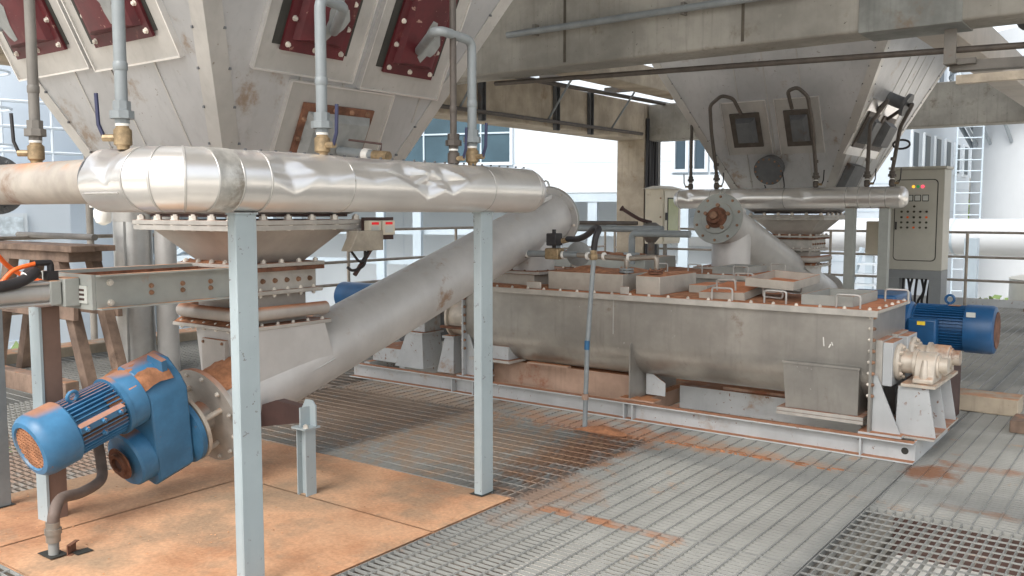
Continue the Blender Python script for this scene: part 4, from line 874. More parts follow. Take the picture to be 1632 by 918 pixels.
# left end
mk('shaft_housing', MB().lathe([(.2, 0), (.2, .02), (.17, .025), (.17, .2), (.2, .205), (.2, .22)], (X0-.24, 6.1, .62), (1, 0, 0), 36), CREAM, t)
mk('housing_clamp', MB().box(X0-.27, X0-.0085, 5.88, 6.32, .535, .555), RUST, t)
for x, w in ((-5.55, .3), (-5.12, .16)):
    mk('bearing_pedestal', MB().loft([[(x-w*.62, 5.92, .136), (x+w*.55, 5.92, .136), (x+w*.55, 6.2, .136), (x-w*.62, 6.2, .136)], [(x-w*.22, 5.95, .44), (x+w*.42, 5.95, .44), (x+w*.42, 6.2, .44), (x-w*.22, 6.2, .44)]]), WHITEP, t)
    mk('pedestal_cap', MB().box(x-w*.3, x+w*.5, 5.93, 6.22, .441, .46), WHITEP, t)
mk('bearing_block', MB().box(-5.6, -5.42, 5.98, 6.2, .461, .68), WHITEP, t, bevel=.006)
# boxes and channels further back on the cover
riser('riser_box', -3.0, -2.85, 6.3, 6.62, .928, .99)
def mound(x0, x1, y0, y1, z, h, sd, nx=26, ny=16):
    rg = random.Random(sd); ph = [(rg.uniform(4, 14), rg.uniform(4, 14), rg.uniform(0, 6)) for _ in range(5)]; vs = []
    for j in range(ny+1):
        for i in range(nx+1):
            u, v = i/nx, j/ny; e = min(1, 4*min(u, 1-u, v, 1-v)+.02); x = x0+(x1-x0)*u; y = y0+(y1-y0)*v
            q = .55+.13*sum(math.sin(a*x+b_*y+c_) for a, b_, c_ in ph); vs.append((x, y, z+.0015+h*e*max(0, q)))
    return MB().add(vs, [(j*(nx+1)+i, j*(nx+1)+i+1, (j+1)*(nx+1)+i+1, (j+1)*(nx+1)+i) for j in range(ny) for i in range(nx)])
for k, (x0, x1, y0, y1, z, h) in enumerate(((-4.05, -3.39, 5.965, 6.49, 1.07, .045), (-3.262, -3.078, 5.97, 6.57, 1.065, .04), (-3.05, -2.1, 5.92, 6.62, .926, .02), (-4.28, -4.07, 5.9, 6.6, .926, .03), (-3.37, -3.28, 5.9, 6.6, .926, .04), (-2.0, -1.7, 5.98, 6.54, .926, .02), (-4.8, -4.32, 5.88, 6.08, .926, .03))):
    mk('heaped_dust', mound(x0, x1, y0, y1, z, h, k), PD, MX, kind='stuff')
for p, w, h, q in (((-1.84, 5.8885, .70), .003, .03, .1), ((-1.80, 5.8885, .675), .004, .014, -.5), ((-1.785, 5.8885, .69), .003, .012, .4)):
    mk('chalk_mark', MB().box(-w, w, -h, h, 0, .001, frame(p, (1, 0, q), (-q, 0, 1))), WHITE, MX)
mk('weld_seam', MB().tube([(-3.42, 5.889, .9), (-3.42, 5.889, .62)], .004, 6), ALUS, MX)
# tray lids lying loose on the mixer
def lid(label, M, sx, sy, h, up):
    t = root('loose_tray', M.translation, label, 'tray'); b = MB()
    if up: b.box(-sx/2, sx/2, -sy/2, sy/2, h-.008, h, M); 
    else: b.box(-sx/2, sx/2, -sy/2, sy/2, 0, .006, M)
    for a in ((-sx/2, sx/2, -sy/2, -sy/2+.008), (-sx/2, sx/2, sy/2-.008, sy/2), (-sx/2, -sx/2+.008, -sy/2+.008, sy/2-.008), (sx/2-.008, sx/2, -sy/2+.008, sy/2-.008)): b.box(a[0], a[1], a[2], a[3], 0 if up else .006, h-.008 if up else h, M)
    mk('pan', b, COVER, t)
    for yy in (-sy/2+.09, sy/2-.09):
        z0 = h if up else 0; s_ = 1 if up else -1; q = [M @ Vector((-.07, yy, z0)), M @ Vector((-.07, yy, z0+s_*.075)), M @ Vector((.07, yy, z0+s_*.075)), M @ Vector((.07, yy, z0))]
        mk('handle', MB().tube(fillet(q, .02, 4), .007, 8), ALUS, t)
lid('dusty tilted tray lid lying face up on the mixer cover', Matrix.Translation((-2.58, 6.2, .945)) @ Matrix.Rotation(R(5), 4, 'X') @ Matrix.Rotation(R(-2), 4, 'Y'), .34, .5, .055, True)
lid('upturned tray lid with rusty inside stacked beside the square hatch frame', Matrix.Translation((-2.26, 6.28, 1.03)) @ Matrix.Rotation(R(2), 4, 'X') @ Matrix.Rotation(R(3), 4, 'Y'), .34, .56, .06, False)
# drive motor at the right
t = root('drive_motor', (-1.35, 7.3, .3), 'dark blue drive motor with yellow sticker behind the mixer bearings', 'motor')
yc_, zc_ = 7.3, .685; A = Vector((1, 0, 0))
bd = mk('motor_body', MB().cyl((-1.66, yc_, zc_), (-1.2, yc_, zc_), .148, n=32), MBLUE2, t)
for k in range(44):
    an = 2*math.pi*k/44; d = Vector((0, math.cos(an), math.sin(an))); tn = Vector((0, -math.sin(an), math.cos(an))); M3 = Matrix(((0, 0, 1, -1.58), (d.y, tn.y, 0, yc_), (d.z, tn.z, 0, zc_), (0, 0, 0, 1)))
    mk('cooling_fin', MB().box(.145, .168, -.003, .003, 0, .34, M3), MBLUE2, bd, flat=True)
mk('fan_cover', MB().lathe([(.176, 0), (.178, .01), (.178, .17), (.17, .19), (.14, .2), (.12, .2)], (-1.24, yc_, zc_), (1, 0, 0), 40), MBLUE2, t)
mk('fan_grille', MB().cyl((-1.04, yc_, zc_), (-1.036, yc_, zc_), .135, n=32), RUST, t)
mk('end_shield', MB().lathe([(.178, 0), (.178, .06), (.16, .08)], (-1.68, yc_, zc_), (1, 0, 0), 36), MBLUE2, t)
j = mk('terminal_box', MB().box(-1.6, -1.4, 7.06, 7.16, .56, .76), MBLUE2, t, bevel=.015); mk('sticker', MB().box(-1.53, -1.475, 7.056, 7.06, .715, .742), YSTICK, j)
mk('nameplate', MB().box(-1.36, -1.28, yc_-.062, yc_+.0, zc_+.167, zc_+.17), RUSTBEAM, t); mk('tag', MB().box(-1.22, -1.16, yc_-.155, yc_-.149, zc_+.1, zc_+.135), METER, t)
b = MB(); e = Vector((-1.36, yc_, zc_+.17)); b.tube([e+Vector((.03*math.cos(2*math.pi*i/14), 0, .04+.03*math.sin(2*math.pi*i/14))) for i in range(15)], .01, 8); b.cyl(e, e+Vector((0, 0, .02)), .016); mk('eyebolt', b, MBLUE2, t)
mk('foot', MB().box(-1.6, -1.3, 7.14, 7.46, zc_-.2, zc_-.17), MBLUE2, t); mk('gearbox', MB().box(-2.1, -1.68, 7.05, 7.55, .42, .92), MBLUE2, t, bevel=.02); mk('gear_plinth', MB().box(-2.15, -1.3, 7.1, 7.5, .0, .419 if False else .41), DARKBR, t)
t = root('drive_motor', (-6.2, 6.3, 0), 'pale blue motor half hidden behind the conveyor tube at the mixer left end', 'motor')
mk('motor_body', MB().cyl((-6.75, 6.25, .70), (-6.3, 6.25, .70), .14, n=30), MBLUE2, t)
mk('fan_cover', MB().lathe([(.145, 0), (.15, .01), (.15, .16), (.145, .17)], (-6.32, 6.25, .70), (1, 0, 0), 36), mat('faded motor blue', lin(92, 124, 146), .45), t)
mk('shaft', MB().cyl((-6.15, 6.25, .66), (-5.1, 6.25, .64), .05), STEELB, t)
mk('gear_case', MB().box(-6.1, -5.72, 6.35, 6.8, .28, .62), DARKG, t, bevel=.02)
mk('plinth', MB().box(-6.12, -5.68, 6.02, 6.5, .136, .27), WHITEP, t, bevel=.004)

# second mixer behind
m2 = copy_tree(MX); m2.location = MX.location+Vector((-1.72, 2.42, -.0)); m2['label'] = 'second twin shaft mixer standing half hidden behind the long one'

# spray water pipework over the mixer
t = root('spray_pipe', (-3.8, 6.05, 1.2), 'grey water pipe with white taped joints and valves above the mixer', 'pipe')
mk('pipe', MB().tube([(-4.95, 6.05, 1.185), (-4.2, 6.05, 1.2), (-3.85, 6.06, 1.2)], .027, 14), PIPEG, t); mk('pipe', MB().tube(fillet([(-3.85, 6.06, 1.2), (-3.4, 6.05, 1.185), (-3.4, 6.05, 1.08)], .03), .02, 12), RAIL, t)
mk('pipe', MB().tube(fillet([(-3.4, 6.05, 1.185), (-3.15, 6.06, 1.205), (-3.15, 6.06, 1.08)], .03), .02, 12), RAIL, t)
for x in (-4.62, -4.42, -4.33, -4.12, -3.98, -3.75, -3.6, -3.38): mk('taped_joint', MB().cyl((x-.008, 6.05, 1.196), (x+.008, 6.05, 1.197), .031, n=14), WHITE, t)
mk('valve_body', MB().cyl((-4.42, 6.05, 1.196), (-4.34, 6.05, 1.197), .036, n=12), PIPEB, t); mk('lever', MB().tube([(-4.38, 6.05, 1.23), (-4.38, 6.05, 1.27), (-4.44, 6.0, 1.285), (-4.52, 6.0, 1.28)], .007, 6), BLACK, t)
v = mk('solenoid_valve', MB().box(-4.13, -4.0, 6.0, 6.1, 1.16, 1.25), BRASS, t, bevel=.01); mk('coil', MB().box(-4.115, -4.02, 6.0, 6.1, 1.27, 1.37), BLACK, v, bevel=.008); mk('stem', MB().cyl((-4.07, 6.05, 1.25), (-4.07, 6.05, 1.4), .016), BLACK, v)
mk('gauge', MB().lathe([(.1, 0), (.1, .05), (.085, .055)], (-3.96, 6.25, 1.2), (.5, -.86, .0), 28), REDGREY, t)
b = MB(); b.cyl((-3.99, 6.05, 1.31), (-3.93, 6.05, 1.32), .022, n=8); mk('gland', b, BRASS, t)
for x in (-3.4, -3.15):
    f = mk('flange', MB().cyl((x, 6.05, 1.1), (x, 6.05, 1.112), .055, n=20).cyl((x, 6.05, 1.08), (x, 6.05, 1.094), .055, n=20), PIPEG if x < -3.3 else RUST, t); bolts(f, [(x+.04*math.cos(a), 6.05+.04*math.sin(a), 1.112) for a in (.5, 2.1, 3.6, 5.2)], (0, 0, 1), .008, RBOLT)
    mk('nozzle', MB().cyl((x, 6.05, 1.06), (x, 6.05, 1.08), .02), RAIL, t)
t = root('hose_pole', (-3.38, 5.5, 0), 'thin upright pipe with blue tape carrying a black hose in front of the mixer', 'pole')
mk('pipe', MB().tube([(-3.38, 5.43, 0), (-3.375, 5.45, .6), (-3.36, 5.5, 1.2)], .018, 12), PIPEG, t); mk('tape_band', MB().cyl((-3.3765, 5.445, .56), (-3.3755, 5.448, .625), .0195, n=14), mat('blue tape', lin(40, 92, 130), .4), t)
mk('coupling', MB().cyl((-3.38, 5.432, .2), (-3.38, 5.433, .24), .026, n=10), RUSTBEAM, t); mk('gland', MB().lathe([(.022, 0), (.03, .005), (.03, .04), (.024, .045), (.024, .07)], (-3.36, 5.5, 1.2), (0, 0, 1), 8), BRASS, t)
mk('hose', MB().tube(smooth_path([(-3.36, 5.5, 1.27), (-3.35, 5.51, 1.36), (-3.35, 5.55, 1.42), (-3.42, 5.6, 1.42), (-3.6, 5.8, 1.37), (-3.8, 5.98, 1.33), (-3.94, 6.05, 1.325)]), .024, 12), BLACK, t)
# piping on the second mixer
t = root('rear_pipework', (-4.9, 8.5, 1.0), 'grey flanged pipes and hand valve over the rear mixer', 'pipe')
mk('pipe', MB().tube(fillet([(-5.6, 8.4, 1.0), (-5.6, 8.4, 1.36), (-4.3, 8.4, 1.36)], .06), .035, 12), PIPEG, t); mk('pipe', MB().tube(fillet([(-4.55, 8.2, 1.0), (-4.55, 8.2, 1.32), (-3.9, 8.2, 1.32)], .06), .035, 12), PIPEG, t)
mk('pipe', MB().tube(fillet([(-5.95, 8.4, 1.0), (-5.95, 8.4, 1.42), (-4.6, 8.4, 1.42)], .04), .022, 10), PIPEB, t)
for x, y in ((-5.6, 8.4), (-4.55, 8.2)): mk('flange', MB().cyl((x, y, 1.06), (x, y, 1.08), .085, n=20).cyl((x, y, 1.1), (x, y, 1.12), .085, n=20), PIPEG, t)
v = mk('hand_valve', MB().lathe([(.05, 0), (.13, .1), (.14, .16), (.05, .22)], (-4.75, 9.0, 1.2), (0, 0, 1), 20), STEELB, t); mk('stem', MB().cyl((-4.75, 9.0, .9), (-4.75, 9.0, 1.2), .04), STEELB, v)
mk('lever', MB().tube(smooth_path([(-4.75, 9.0, 1.42), (-4.85, 8.9, 1.46), (-5.05, 8.85, 1.58)]), [.02]*16+[.035], 8), DARKBR, v)
for x0, x1, y0, y1, z1 in ((-5.2, -4.45, 8.3, 9.0, 1.06), (-6.2, -5.4, 8.35, 8.95, 1.03)): tag(mk('cover_box', MB().box(x0, x1, y0, y1, .93, z1), GREYP, bevel=.005), 'grey box on the rear mixer cover %s' % ('with flanged pipe beside the far drop pipe' if x0 > -5.5 else 'behind the black hose'), 'box')

# far header pipe with posts
t = root('header_pipe', (-3.7, 10.3, 1.54), 'shiny aluminium clad header pipe in front of the far hopper', 'pipe')
DD = [(.3, -20, .2, 60, .02, .1), (.6, 150, .2, 60, .02, -.1), (.2, 170, .15, 60, .02, .1)]
segs = [-5.02, -4.6, -3.7, -3.0, -2.87, -2.74, -2.58, -2.44]
ZB = 1.695
for i in range(len(segs)-1):
    L_ = segs[i+1]-segs[i]; mk('cladding_sleeve', dented((segs[i]+.001, 10.3, ZB), (segs[i+1]-.001, 10.3, ZB), .118, [(d[0]*L_, -d[1] % 360, d[2]*min(1, L_), d[3], d[4], d[5]) for d in DD] if L_ > .3 else [], n=48, step=.02), ALUP, t, angle=22)
    mk('seam_band', band((segs[i], 10.3, ZB), (1, 0, 0), .118), ALUS, t)
mk('end_cap', MB().lathe([(.118, 0), (.112, .03), (.08, .07), (.0001, .085)], (-5.02, 10.3, ZB), (-1, 0, 0), 40), ALUP, t); mk('end_cap', MB().lathe([(.118, 0), (.112, .03), (.08, .06), (.0001, .07)], (-2.44, 10.3, ZB), (1, 0, 0), 40), ALUP, t)
post(-2.96, 10.3, 1.575, GREYP, 'left dusty grey post under the far header pipe', .1, .1); post(-2.6, 10.3, 1.575, GREYP, 'right dusty grey post under the far header pipe by the cabinet', .1, .1)
ZT2 = ZB+.11
airline('thin dark pipe rising straight at the far header left end', (-4.9, 10.3, ZT2), [(-4.9, 10.3, 3.4)], r=.022, m=PIPEB, s=.9, side=(-.8, -.6, 0), lm=BLACK)
for lb, x, pts in (('bent brown pipe feeding the left box of the far hopper', -4.56, [(-4.56, 10.12, 2.5), (-4.52, 9.98, 2.78), (-4.36, 9.94, 2.88), (-4.23, 9.97, 2.84), (-4.21, 10.16, 2.68)]),
                   ('bent brown pipe feeding the right box of the far hopper', -3.36, [(-3.35, 10.1, 2.5), (-3.36, 9.95, 2.8), (-3.46, 9.9, 2.9), (-3.58, 9.93, 2.87), (-3.6, 10.14, 2.7)]),
                   ('straight brown pipe in front of the side boxes of the far hopper', -2.8, [(-2.8, 10.35, 2.5), (-2.68, 10.6, 2.78), (-2.84, 10.75, 2.68)]),
                   ('hooked brown pipe at the far header right end', -2.54, [(-2.5, 10.4, 2.45), (-2.45, 10.7, 2.72), (-2.6, 11.1, 2.75), (-2.84, 11.2, 2.62)])):
    airline(lb, (x, 10.3, ZT2), pts, r=.022, m=PIPEB, s=.95, lm=BLACK)
tag(mk('cable_loop', MB().tube([(-2.6+.09*math.cos(2*math.pi*i/18), 10.9, 2.3+.05*math.sin(2*math.pi*i/18)) for i in range(19)], .012, 6), BLACK), 'black cable coiled in a loop beside the far hopper', 'cable')

# ------------------------------------------------------------------ cabinets
t = root('control_cabinet', (-2.5, 11.4, 0), 'tall stainless control cabinet with lamps, meters and rows of buttons', 'cabinet')
x0, x1, y0, y1, z0, z1 = -2.79, -2.20, 11.25, 11.6, .86, 2.03
mk('body', MB().box(x0, x1, y0, y1, z0, z1), CABIN, t, bevel=.006); mk('rain_hood', MB().box(x0-.02, x1+.02, y0-.03, y1+.01, z1+.001, z1+.03), CABIN, t)
def rrect(cx, cz, w, h, r): 
    o = []
    for sx, sz, a0 in ((1, 1, 0), (-1, 1, 90), (-1, -1, 180), (1, -1, 270)):
        for k in range(5): a = R(a0+22.5*k); o.append((cx+sx*(w-r)+r*math.cos(a), cz+sz*(h-r)+r*math.sin(a)))
    return o
dx, dz = -2.5, 1.44
M = frame((0, y0, 0), (1, 0, 0), (0, 0, 1))
mk('door_gasket', MB().prism(rrect(dx, dz, .235, .475, .05), .004, M), GASKET, t); d = mk('door', MB().prism(rrect(dx, dz, .225, .465, .045), .012, M, .0), CABIN, t)
yf = y0-.012
for k, m in enumerate((YELL, GRNL, REDL)): mk('indicator_lamp', MB().cyl((dx-.03+k*.05, yf, 1.83), (dx-.03+k*.05, yf-.012, 1.83), .016, n=14), m, d)
for k in range(4):
    q = mk('meter', MB().box(dx-.15+k*.085-.034, dx-.15+k*.085+.034, yf-.008, yf, 1.66, 1.735), GASKET, d); mk('meter_face', MB().box(dx-.15+k*.085-.028, dx-.15+k*.085+.028, yf-.009, yf-.008, 1.668, 1.727), METER, q)
for r_, z in enumerate((1.60, 1.54, 1.475, 1.415, 1.355)):
    for k in range(5):
        if r_ == 0 and k != 2: continue
        x = dx-.15+k*.068; mk('push_button', MB().cyl((x, yf, z), (x, yf-.012, z), .013, n=10), BTN if r_ in (1, 3) or (k+r_) % 3 else ORANGE, d)
mk('door_handle', MB().box(dx-.215, dx-.2, yf-.02, yf, 1.33, 1.42), BLACK, d)
mk('plinth_rail', MB().box(x0, x1, y0+.005, y1, .76, .859), CABG, t)
for x in (x0, x1-.13): mk('leg', MB().box(x, x+.13, y0+.01, y1-.02, 0, .759), CABG, t)
b = MB()
for k in range(7):
    x = -2.64+k*.05; b.tube(smooth_path([(x, 11.4, .76), (x+.03*math.sin(k*2), 11.38, .6), (x-.02+.02*math.sin(k), 11.4, .46), (x, 11.42, .3)], 5), .015, 7)
mk('cable_drop', b, BLACK, t)
for k in range(6): mk('conduit', MB().cyl((-2.62+k*.055, 11.42, 0), (-2.62+k*.055, 11.42, .34), .018, n=8), RAIL, t)
mk('blue_cable_loop', MB().tube([(-2.64+.045*math.cos(2*math.pi*i/16), 11.3, .36+.09*math.sin(2*math.pi*i/16)) for i in range(17)], .012, 6), MBLUE, t)
t = root('junction_box', (-3.0, 11.9, 1.1), 'pale grey junction box between the two far header posts', 'box')
mk('body', MB().box(-3.2, -2.82, 11.8, 11.95, 1.0, 1.42), BEIGE, t, bevel=.006); mk('lock', MB().cyl((-2.93, 11.8, 1.32), (-2.93, 11.79, 1.32), .014, n=10), BLACK, t); mk('pole', MB().cyl((-3.0, 11.98, 0), (-3.0, 11.98, 1.4), .03), RAIL, t)
t = root('electrical_cabinet', (-6.6, 13.2, 1.0), 'beige electrical cabinet with greenish window door beside the column', 'cabinet')
mk('body', MB().box(-6.98, -6.66, 13.0, 13.62, 1.02, 1.9), BEIGE, t, bevel=.006); mk('roof', MB().loft([[(-7.02, 12.96, 1.901), (-6.62, 12.96, 1.901), (-6.62, 13.66, 1.901), (-7.02, 13.66, 1.901)], [(-6.9, 13.1, 1.95), (-6.75, 13.1, 1.95), (-6.75, 13.5, 1.95), (-6.9, 13.5, 1.95)]]), BEIGE, t)
d = mk('door', MB().box(-6.658, -6.645, 13.03, 13.6, 1.06, 1.87), BEIGE, t); mk('window_gasket', MB().box(-6.645, -6.64, 13.13, 13.52, 1.15, 1.76), GASKET, d); mk('window', MB().box(-6.64, -6.636, 13.15, 13.5, 1.17, 1.74), GREENW, d); mk('latch', MB().box(-6.645, -6.625, 13.06, 13.09, 1.4, 1.52), BLACK, d)
bolts(t, [(-6.7, 13.0, z) for z in (1.15, 1.45, 1.75)], (0, -1, 0), .012, RBOLT)
for x in (-6.95, -6.7): mk('leg', MB().box(x, x+.05, 13.1, 13.15, 0, 1.02), STEELB, t)

# ------------------------------------------------------------------ railings
def railing(label, p0, p1, n, zs, m=RAIL):
    p0, p1 = Vector(p0), Vector(p1); t = root('guard_rail', p0, label, 'railing')
    for z in zs: mk('rail', MB().cyl(p0+Vector((0, 0, z)), p1+Vector((0, 0, z)), .022, n=10), m, t)
    for i in range(n): q = p0+(p1-p0)*i/(n-1); mk('post', MB().cyl(q, q+Vector((0, 0, max(zs))), .024, n=10), m, t)
railing('three bar steel railing along the back edge of the platform', (-9.4, 16.22, 0), (6, 16.22, 0), 8, (.42, .80, 1.2))
railing('brown steel railing along the far left edge of the platform', (-9.62, -.6, .1), (-9.62, 16.2, .1), 8, (.4, .72, 1.17))
tag(mk('timber_plank', MB().box(-1.42, -.92, 7.62, 7.9, .003, .13), CONCW, bevel=.008), 'short dusty concrete sill behind the mixer end at right', 'sill')
tag(mk('timber_plank', MB().box(-.9, 1.4, 7.05, 7.33, .003, .09), WOOD, bevel=.008), 'brown timber plank lying on the grating at right edge', 'plank')
tag(mk('loose_board', MB().box(-1.9, 4.5, 15.75, 16.1, .004, .05), WOOD, bevel=.005), 'dusty board lying at the back edge behind the dark blue motor', 'board')

# ------------------------------------------------------------------ background buildings
def wallm(P, d, n):  # frame: x along wall, y up, z outwards
    return frame(P, d, (0, 0, 1))
P0 = Vector((-16.7, 22.5, 0)); d = Vector((.948, .319, 0)).normalized()
Mw = wallm(P0, d, None)
def wb(name, u0, u1, z0, z1, w0, w1, m, par, **k): return mk(name, MB().box(u0, u1, z0, z1, w0, w1, Mw), m, par, **k)
t = root('factory_building', P0, 'long white factory hall with strip windows across the background', 'building')
wb('wall', -60, 8.2, -5.5, 9.5, -8, 0, BGWHITE, t)
for z in (1.05, 2.05, 3.0, 4.3, 5.6): wb('panel_joint', -60, 8.2, z, z+.02, .001, .012, BGBLUE, t)
for u in range(-56, 8, 4): wb('panel_joint', u+.3, u+.32, -5.5, 9.5, .001, .01, BGBLUE, t)
def window(u0, u1, z0, z1, nx, nz, glass=GLASS, par=None):
    f = MB(); e = .09
    for a in ((u0-e, u1+e, z0-e, z0), (u0-e, u1+e, z1, z1+e), (u0-e, u0, z0, z1), (u1, u1+e, z0, z1)): f.box(a[0], a[1], a[2], a[3], .002, .12, Mw)
    w = mk('window', f, BGWHITE, par or t)
    for i in range(nx):
        for j in range(nz):
            a0 = u0+(u1-u0)*i/nx; a1 = u0+(u1-u0)*(i+1)/nx; c0 = z0+(z1-z0)*j/nz; c1 = z0+(z1-z0)*(j+1)/nz
            mk('pane', MB().box(a0+.02, a1-.02, c0+.02, c1-.02, .015, .03, Mw), glass, w)
    g = MB()
    for i in range(1, nx): x = u0+(u1-u0)*i/nx; g.box(x-.025, x+.025, z0, z1, .035, .07, Mw)
    for j in range(1, nz): z = z0+(z1-z0)*j/nz; g.box(u0, u1, z-.025, z+.025, .036, .068, Mw)
    mk('glazing_bars', g, BGSTEEL, w)
window(-3.9, -.05, 3.05, 4.85, 4, 2); window(-13.5, -5.5, 3.1, 4.9, 6, 2)
for u in (5.0, 5.55, 6.1, 6.65): window(u, u+.3, 2.75, 4.2, 1, 1, GLASSD)
for u in (-27.5, -24.5): window(u, u+1.6, -.6, 1.3, 2, 3)
window(-26.3, -25.2, -4.2, -2.6, 2, 2)
# canopy ledge and open steel frame in front of the hall
t2 = root('steel_canopy', P0+d*0, 'open pale steel frame with ledge in front of the factory hall', 'steel frame')
mk('ledge', MB().box(-16, 8.4, 2.05, 2.5, .25, 2.2, Mw), BGWHITE, t2); mk('gutter_beam', MB().box(-16, 8.4, 1.8, 2.04, 2.0, 2.18, Mw), BGSTEEL, t2)
for u in (-15, -11.2, -7.4, -3.6, -2.4, 1.1, 1.9, 2.9, 3.9, 5.4, 6.3, 7.6): mk('upright', MB().box(u, u+.26, -5.5, 1.8, 2.0, 2.16, Mw), BGDARK if u in (1.9, 3.9) else BGSTEEL, t2)
for z in (-.05, .85): mk('rail_beam', MB().box(-15, 8, z, z+.16, 1.82, 1.98, Mw), BGSTEEL, t2)
for u in (-10.9, -3.3): mk('diagonal', MB().box(0, 4.2, -.1, .1, 1.6, 1.78, Mw @ Matrix.Translation((u, -2.2, 0)) @ Matrix.Rotation(R(46), 4, 'Z')), BGSTEEL, t2)
# left structures: pale tank with ladder cage and railing
t = root('storage_tank', (-31, 13.5, -5.5), 'huge pale tank with ladder and handrails at the far left', 'tank')
mk('shell', MB().lathe([(4.2, 0), (4.2, 12.0), (3.6, 12.7), (.01, 13.2)], (-31, 13.5, -5.5), (0, 0, 1), 64), BGBLUE, t)
for z in (3.2, 3.9, 4.6): mk('handrail', MB().tube([(-31+4.9*math.cos(R(a)), 13.5+4.9*math.sin(R(a)), z) for a in range(-110, 40, 6)], .05, 6), BGWHITE, t)
for a in range(-110, 40, 15): mk('baluster', MB().cyl((-31+4.9*math.cos(R(a)), 13.5+4.9*math.sin(R(a)), 2.6), (-31+4.9*math.cos(R(a)), 13.5+4.9*math.sin(R(a)), 4.6), .04, n=6), BGWHITE, t)
mk('walkway', MB().lathe([(4.21, 0), (5.0, 0), (5.0, .12), (4.21, .12)], (-31, 13.5, 2.5), (0, 0, 1), 48), BGSTEEL, t)
t = root('ladder_cage', (-22, 9, -5.5), 'white caged ladder in front of the far left tank', 'ladder')
for s in (-.3, .3): mk('stile', MB().cyl((-22+s*.4, 9+s, -5.5), (-22+s*.4, 9+s, 5.4), .05, n=8), BGWHITE, t)
for k in range(26): mk('rung', MB().cyl((-22.12, 8.7, -5.2+k*.4), (-21.88, 9.3, -5.2+k*.4), .025, n=6), BGWHITE, t)
for z in (2.2, 3.0, 3.8, 4.6, 5.3): mk('hoop', MB().tube([(-22+.6+.75*math.cos(R(a)), 9+.75*math.sin(R(a)), z) for a in range(0, 361, 20)], .03, 6), BGWHITE, t)
# left low white house
t = root('pump_house', (-21, 9.6, -5.5), 'white pump house with small paned windows beyond the trestle', 'building')
mk('wall', MB().box(-25.5, -20.5, 5.5, 10.6, -5.5, 1.9), BGBLUE, t)
for k, (y, z) in enumerate(((7.0, .1), (9.0, .1), (7.0, -2.7), (9.0, -2.7))):
    w = mk('window', MB().box(-20.5, -20.42, y-.6, y+.6, z, z+1.4), BGWHITE, t)
    for i in range(2):
        for j in range(3): mk('pane', MB().box(-20.42, -20.40, y-.52+i*.54, y-.04+i*.54, z+.06+j*.44, z+.44+j*.44), mat('pale glass', lin(190, 202, 210), .2) if 'pale glass' not in MATS else MATS['pale glass'], w)
t = root('steel_tower', (-19, 13, -5.5), 'pale blue braced steel tower behind the round duct', 'steel frame')
for x, y in ((-19, 12.2), (-18.2, 12.9), (-17.6, 13.6), (-16.9, 14.1)): mk('column', MB().box(x-.12, x+.12, y-.12, y+.12, -5.5, 4.6), BGSTEEL, t)
for z in (-2, .3, 1.6, 3.4): mk('beam', MB().box(-.1, 2.9, -.1, .1, z, z+.2, Matrix.Translation((-19, 12.2, 0)) @ Matrix.Rotation(R(42), 4, 'Z')), BGSTEEL, t)
for z in (-1.8, .5): mk('brace', MB().tube([(-19, 12.2, z), (-17.6, 13.6, z+1.1)], .08, 6), BGSTEEL, t)
mk('door_leaf', MB().box(-18.75, -18.4, 12.9, 12.95, -.4, 1.0), GASKET, t)
t = root('floodlight', (-14.5, 9, 1.6), 'small white dome camera on a bracket beneath the near header', 'camera')
mk('dome', MB().lathe([(.02, -.16), (.1, -.12), (.13, -.04), (.13, .05), (.08, .14), (.02, .16)], (-12.6, 7.0, 1.5), (0, 0, 1), 18), WHITE, t); mk('bracket', MB().box(-12.95, -12.6, 6.98, 7.02, 1.6, 1.68), WHITE, t); mk('pole', MB().cyl((-12.98, 7.0, -5.5), (-12.98, 7.0, 3.5), .05), STEELB, t)

# right background
t = root('office_block', (-9.2, 40, -5.5), 'white block with tall narrow windows behind the control cabinet', 'building')
mk('wall', MB().box(-16, -9.0, 37, 52, -5.5, 10), BGBLUE, t)
for k in range(14):
    y = 39.7+(k % 7)*2.13; z = 3.25 if k < 7 else 6.5; w = mk('window', MB().box(-9.0, -8.9, y-.55, y+.55, z, z+1.6), BGWHITE, t); mk('pane', MB().box(-8.9, -8.88, y-.4, y+.4, z+.12, z+1.48), GLASSD, w)
for z in (-.5, 1.5, 2.6, 6.6, 8.2): mk('panel_joint', MB().box(-16.01, -8.985, 36.985, 52, z, z+.03), BGSTEEL, t)
t = root('white_tank', (-5.9, 38.5, -5.5), 'white storage tank with bracketed gallery at the right edge', 'tank')
TC = Vector((-2.55, 42.0, -5.5)); mk('shell', MB().cyl(TC, TC+Vector((0, 0, 13.8)), 4.6, n=72), TANK, t)
mk('gallery', MB().lathe([(4.62, 0), (5.6, 0), (5.6, .12), (4.62, .12)], TC+Vector((0, 0, 11.3)), (0, 0, 1), 60), BGDARK, t)
for k in range(16):
    a = R(150+k*14); e = Vector((math.cos(a), math.sin(a), 0)); mk('bracket', MB().tube([TC+e*4.6+Vector((0, 0, 9.6)), TC+e*5.5+Vector((0, 0, 11.28))], .07, 6), BGDARK, t)
for z in (11.9, 12.5): mk('handrail', MB().tube([TC+Vector((5.55*math.cos(R(a)), 5.55*math.sin(R(a)), z)) for a in range(140, 370, 8)], .04, 6), BGDARK, t)
t = root('caged_ladder', (-7.2, 38, -5.5), 'grey ladder standing between office block and white tank', 'ladder')
for s in (-.45, .45): mk('stile', MB().cyl((-6.35+s*.9, 36.5+s*.3, -5.5), (-6.35+s*.9, 36.5+s*.3, 7), .035, n=6), BGSTEEL, t)
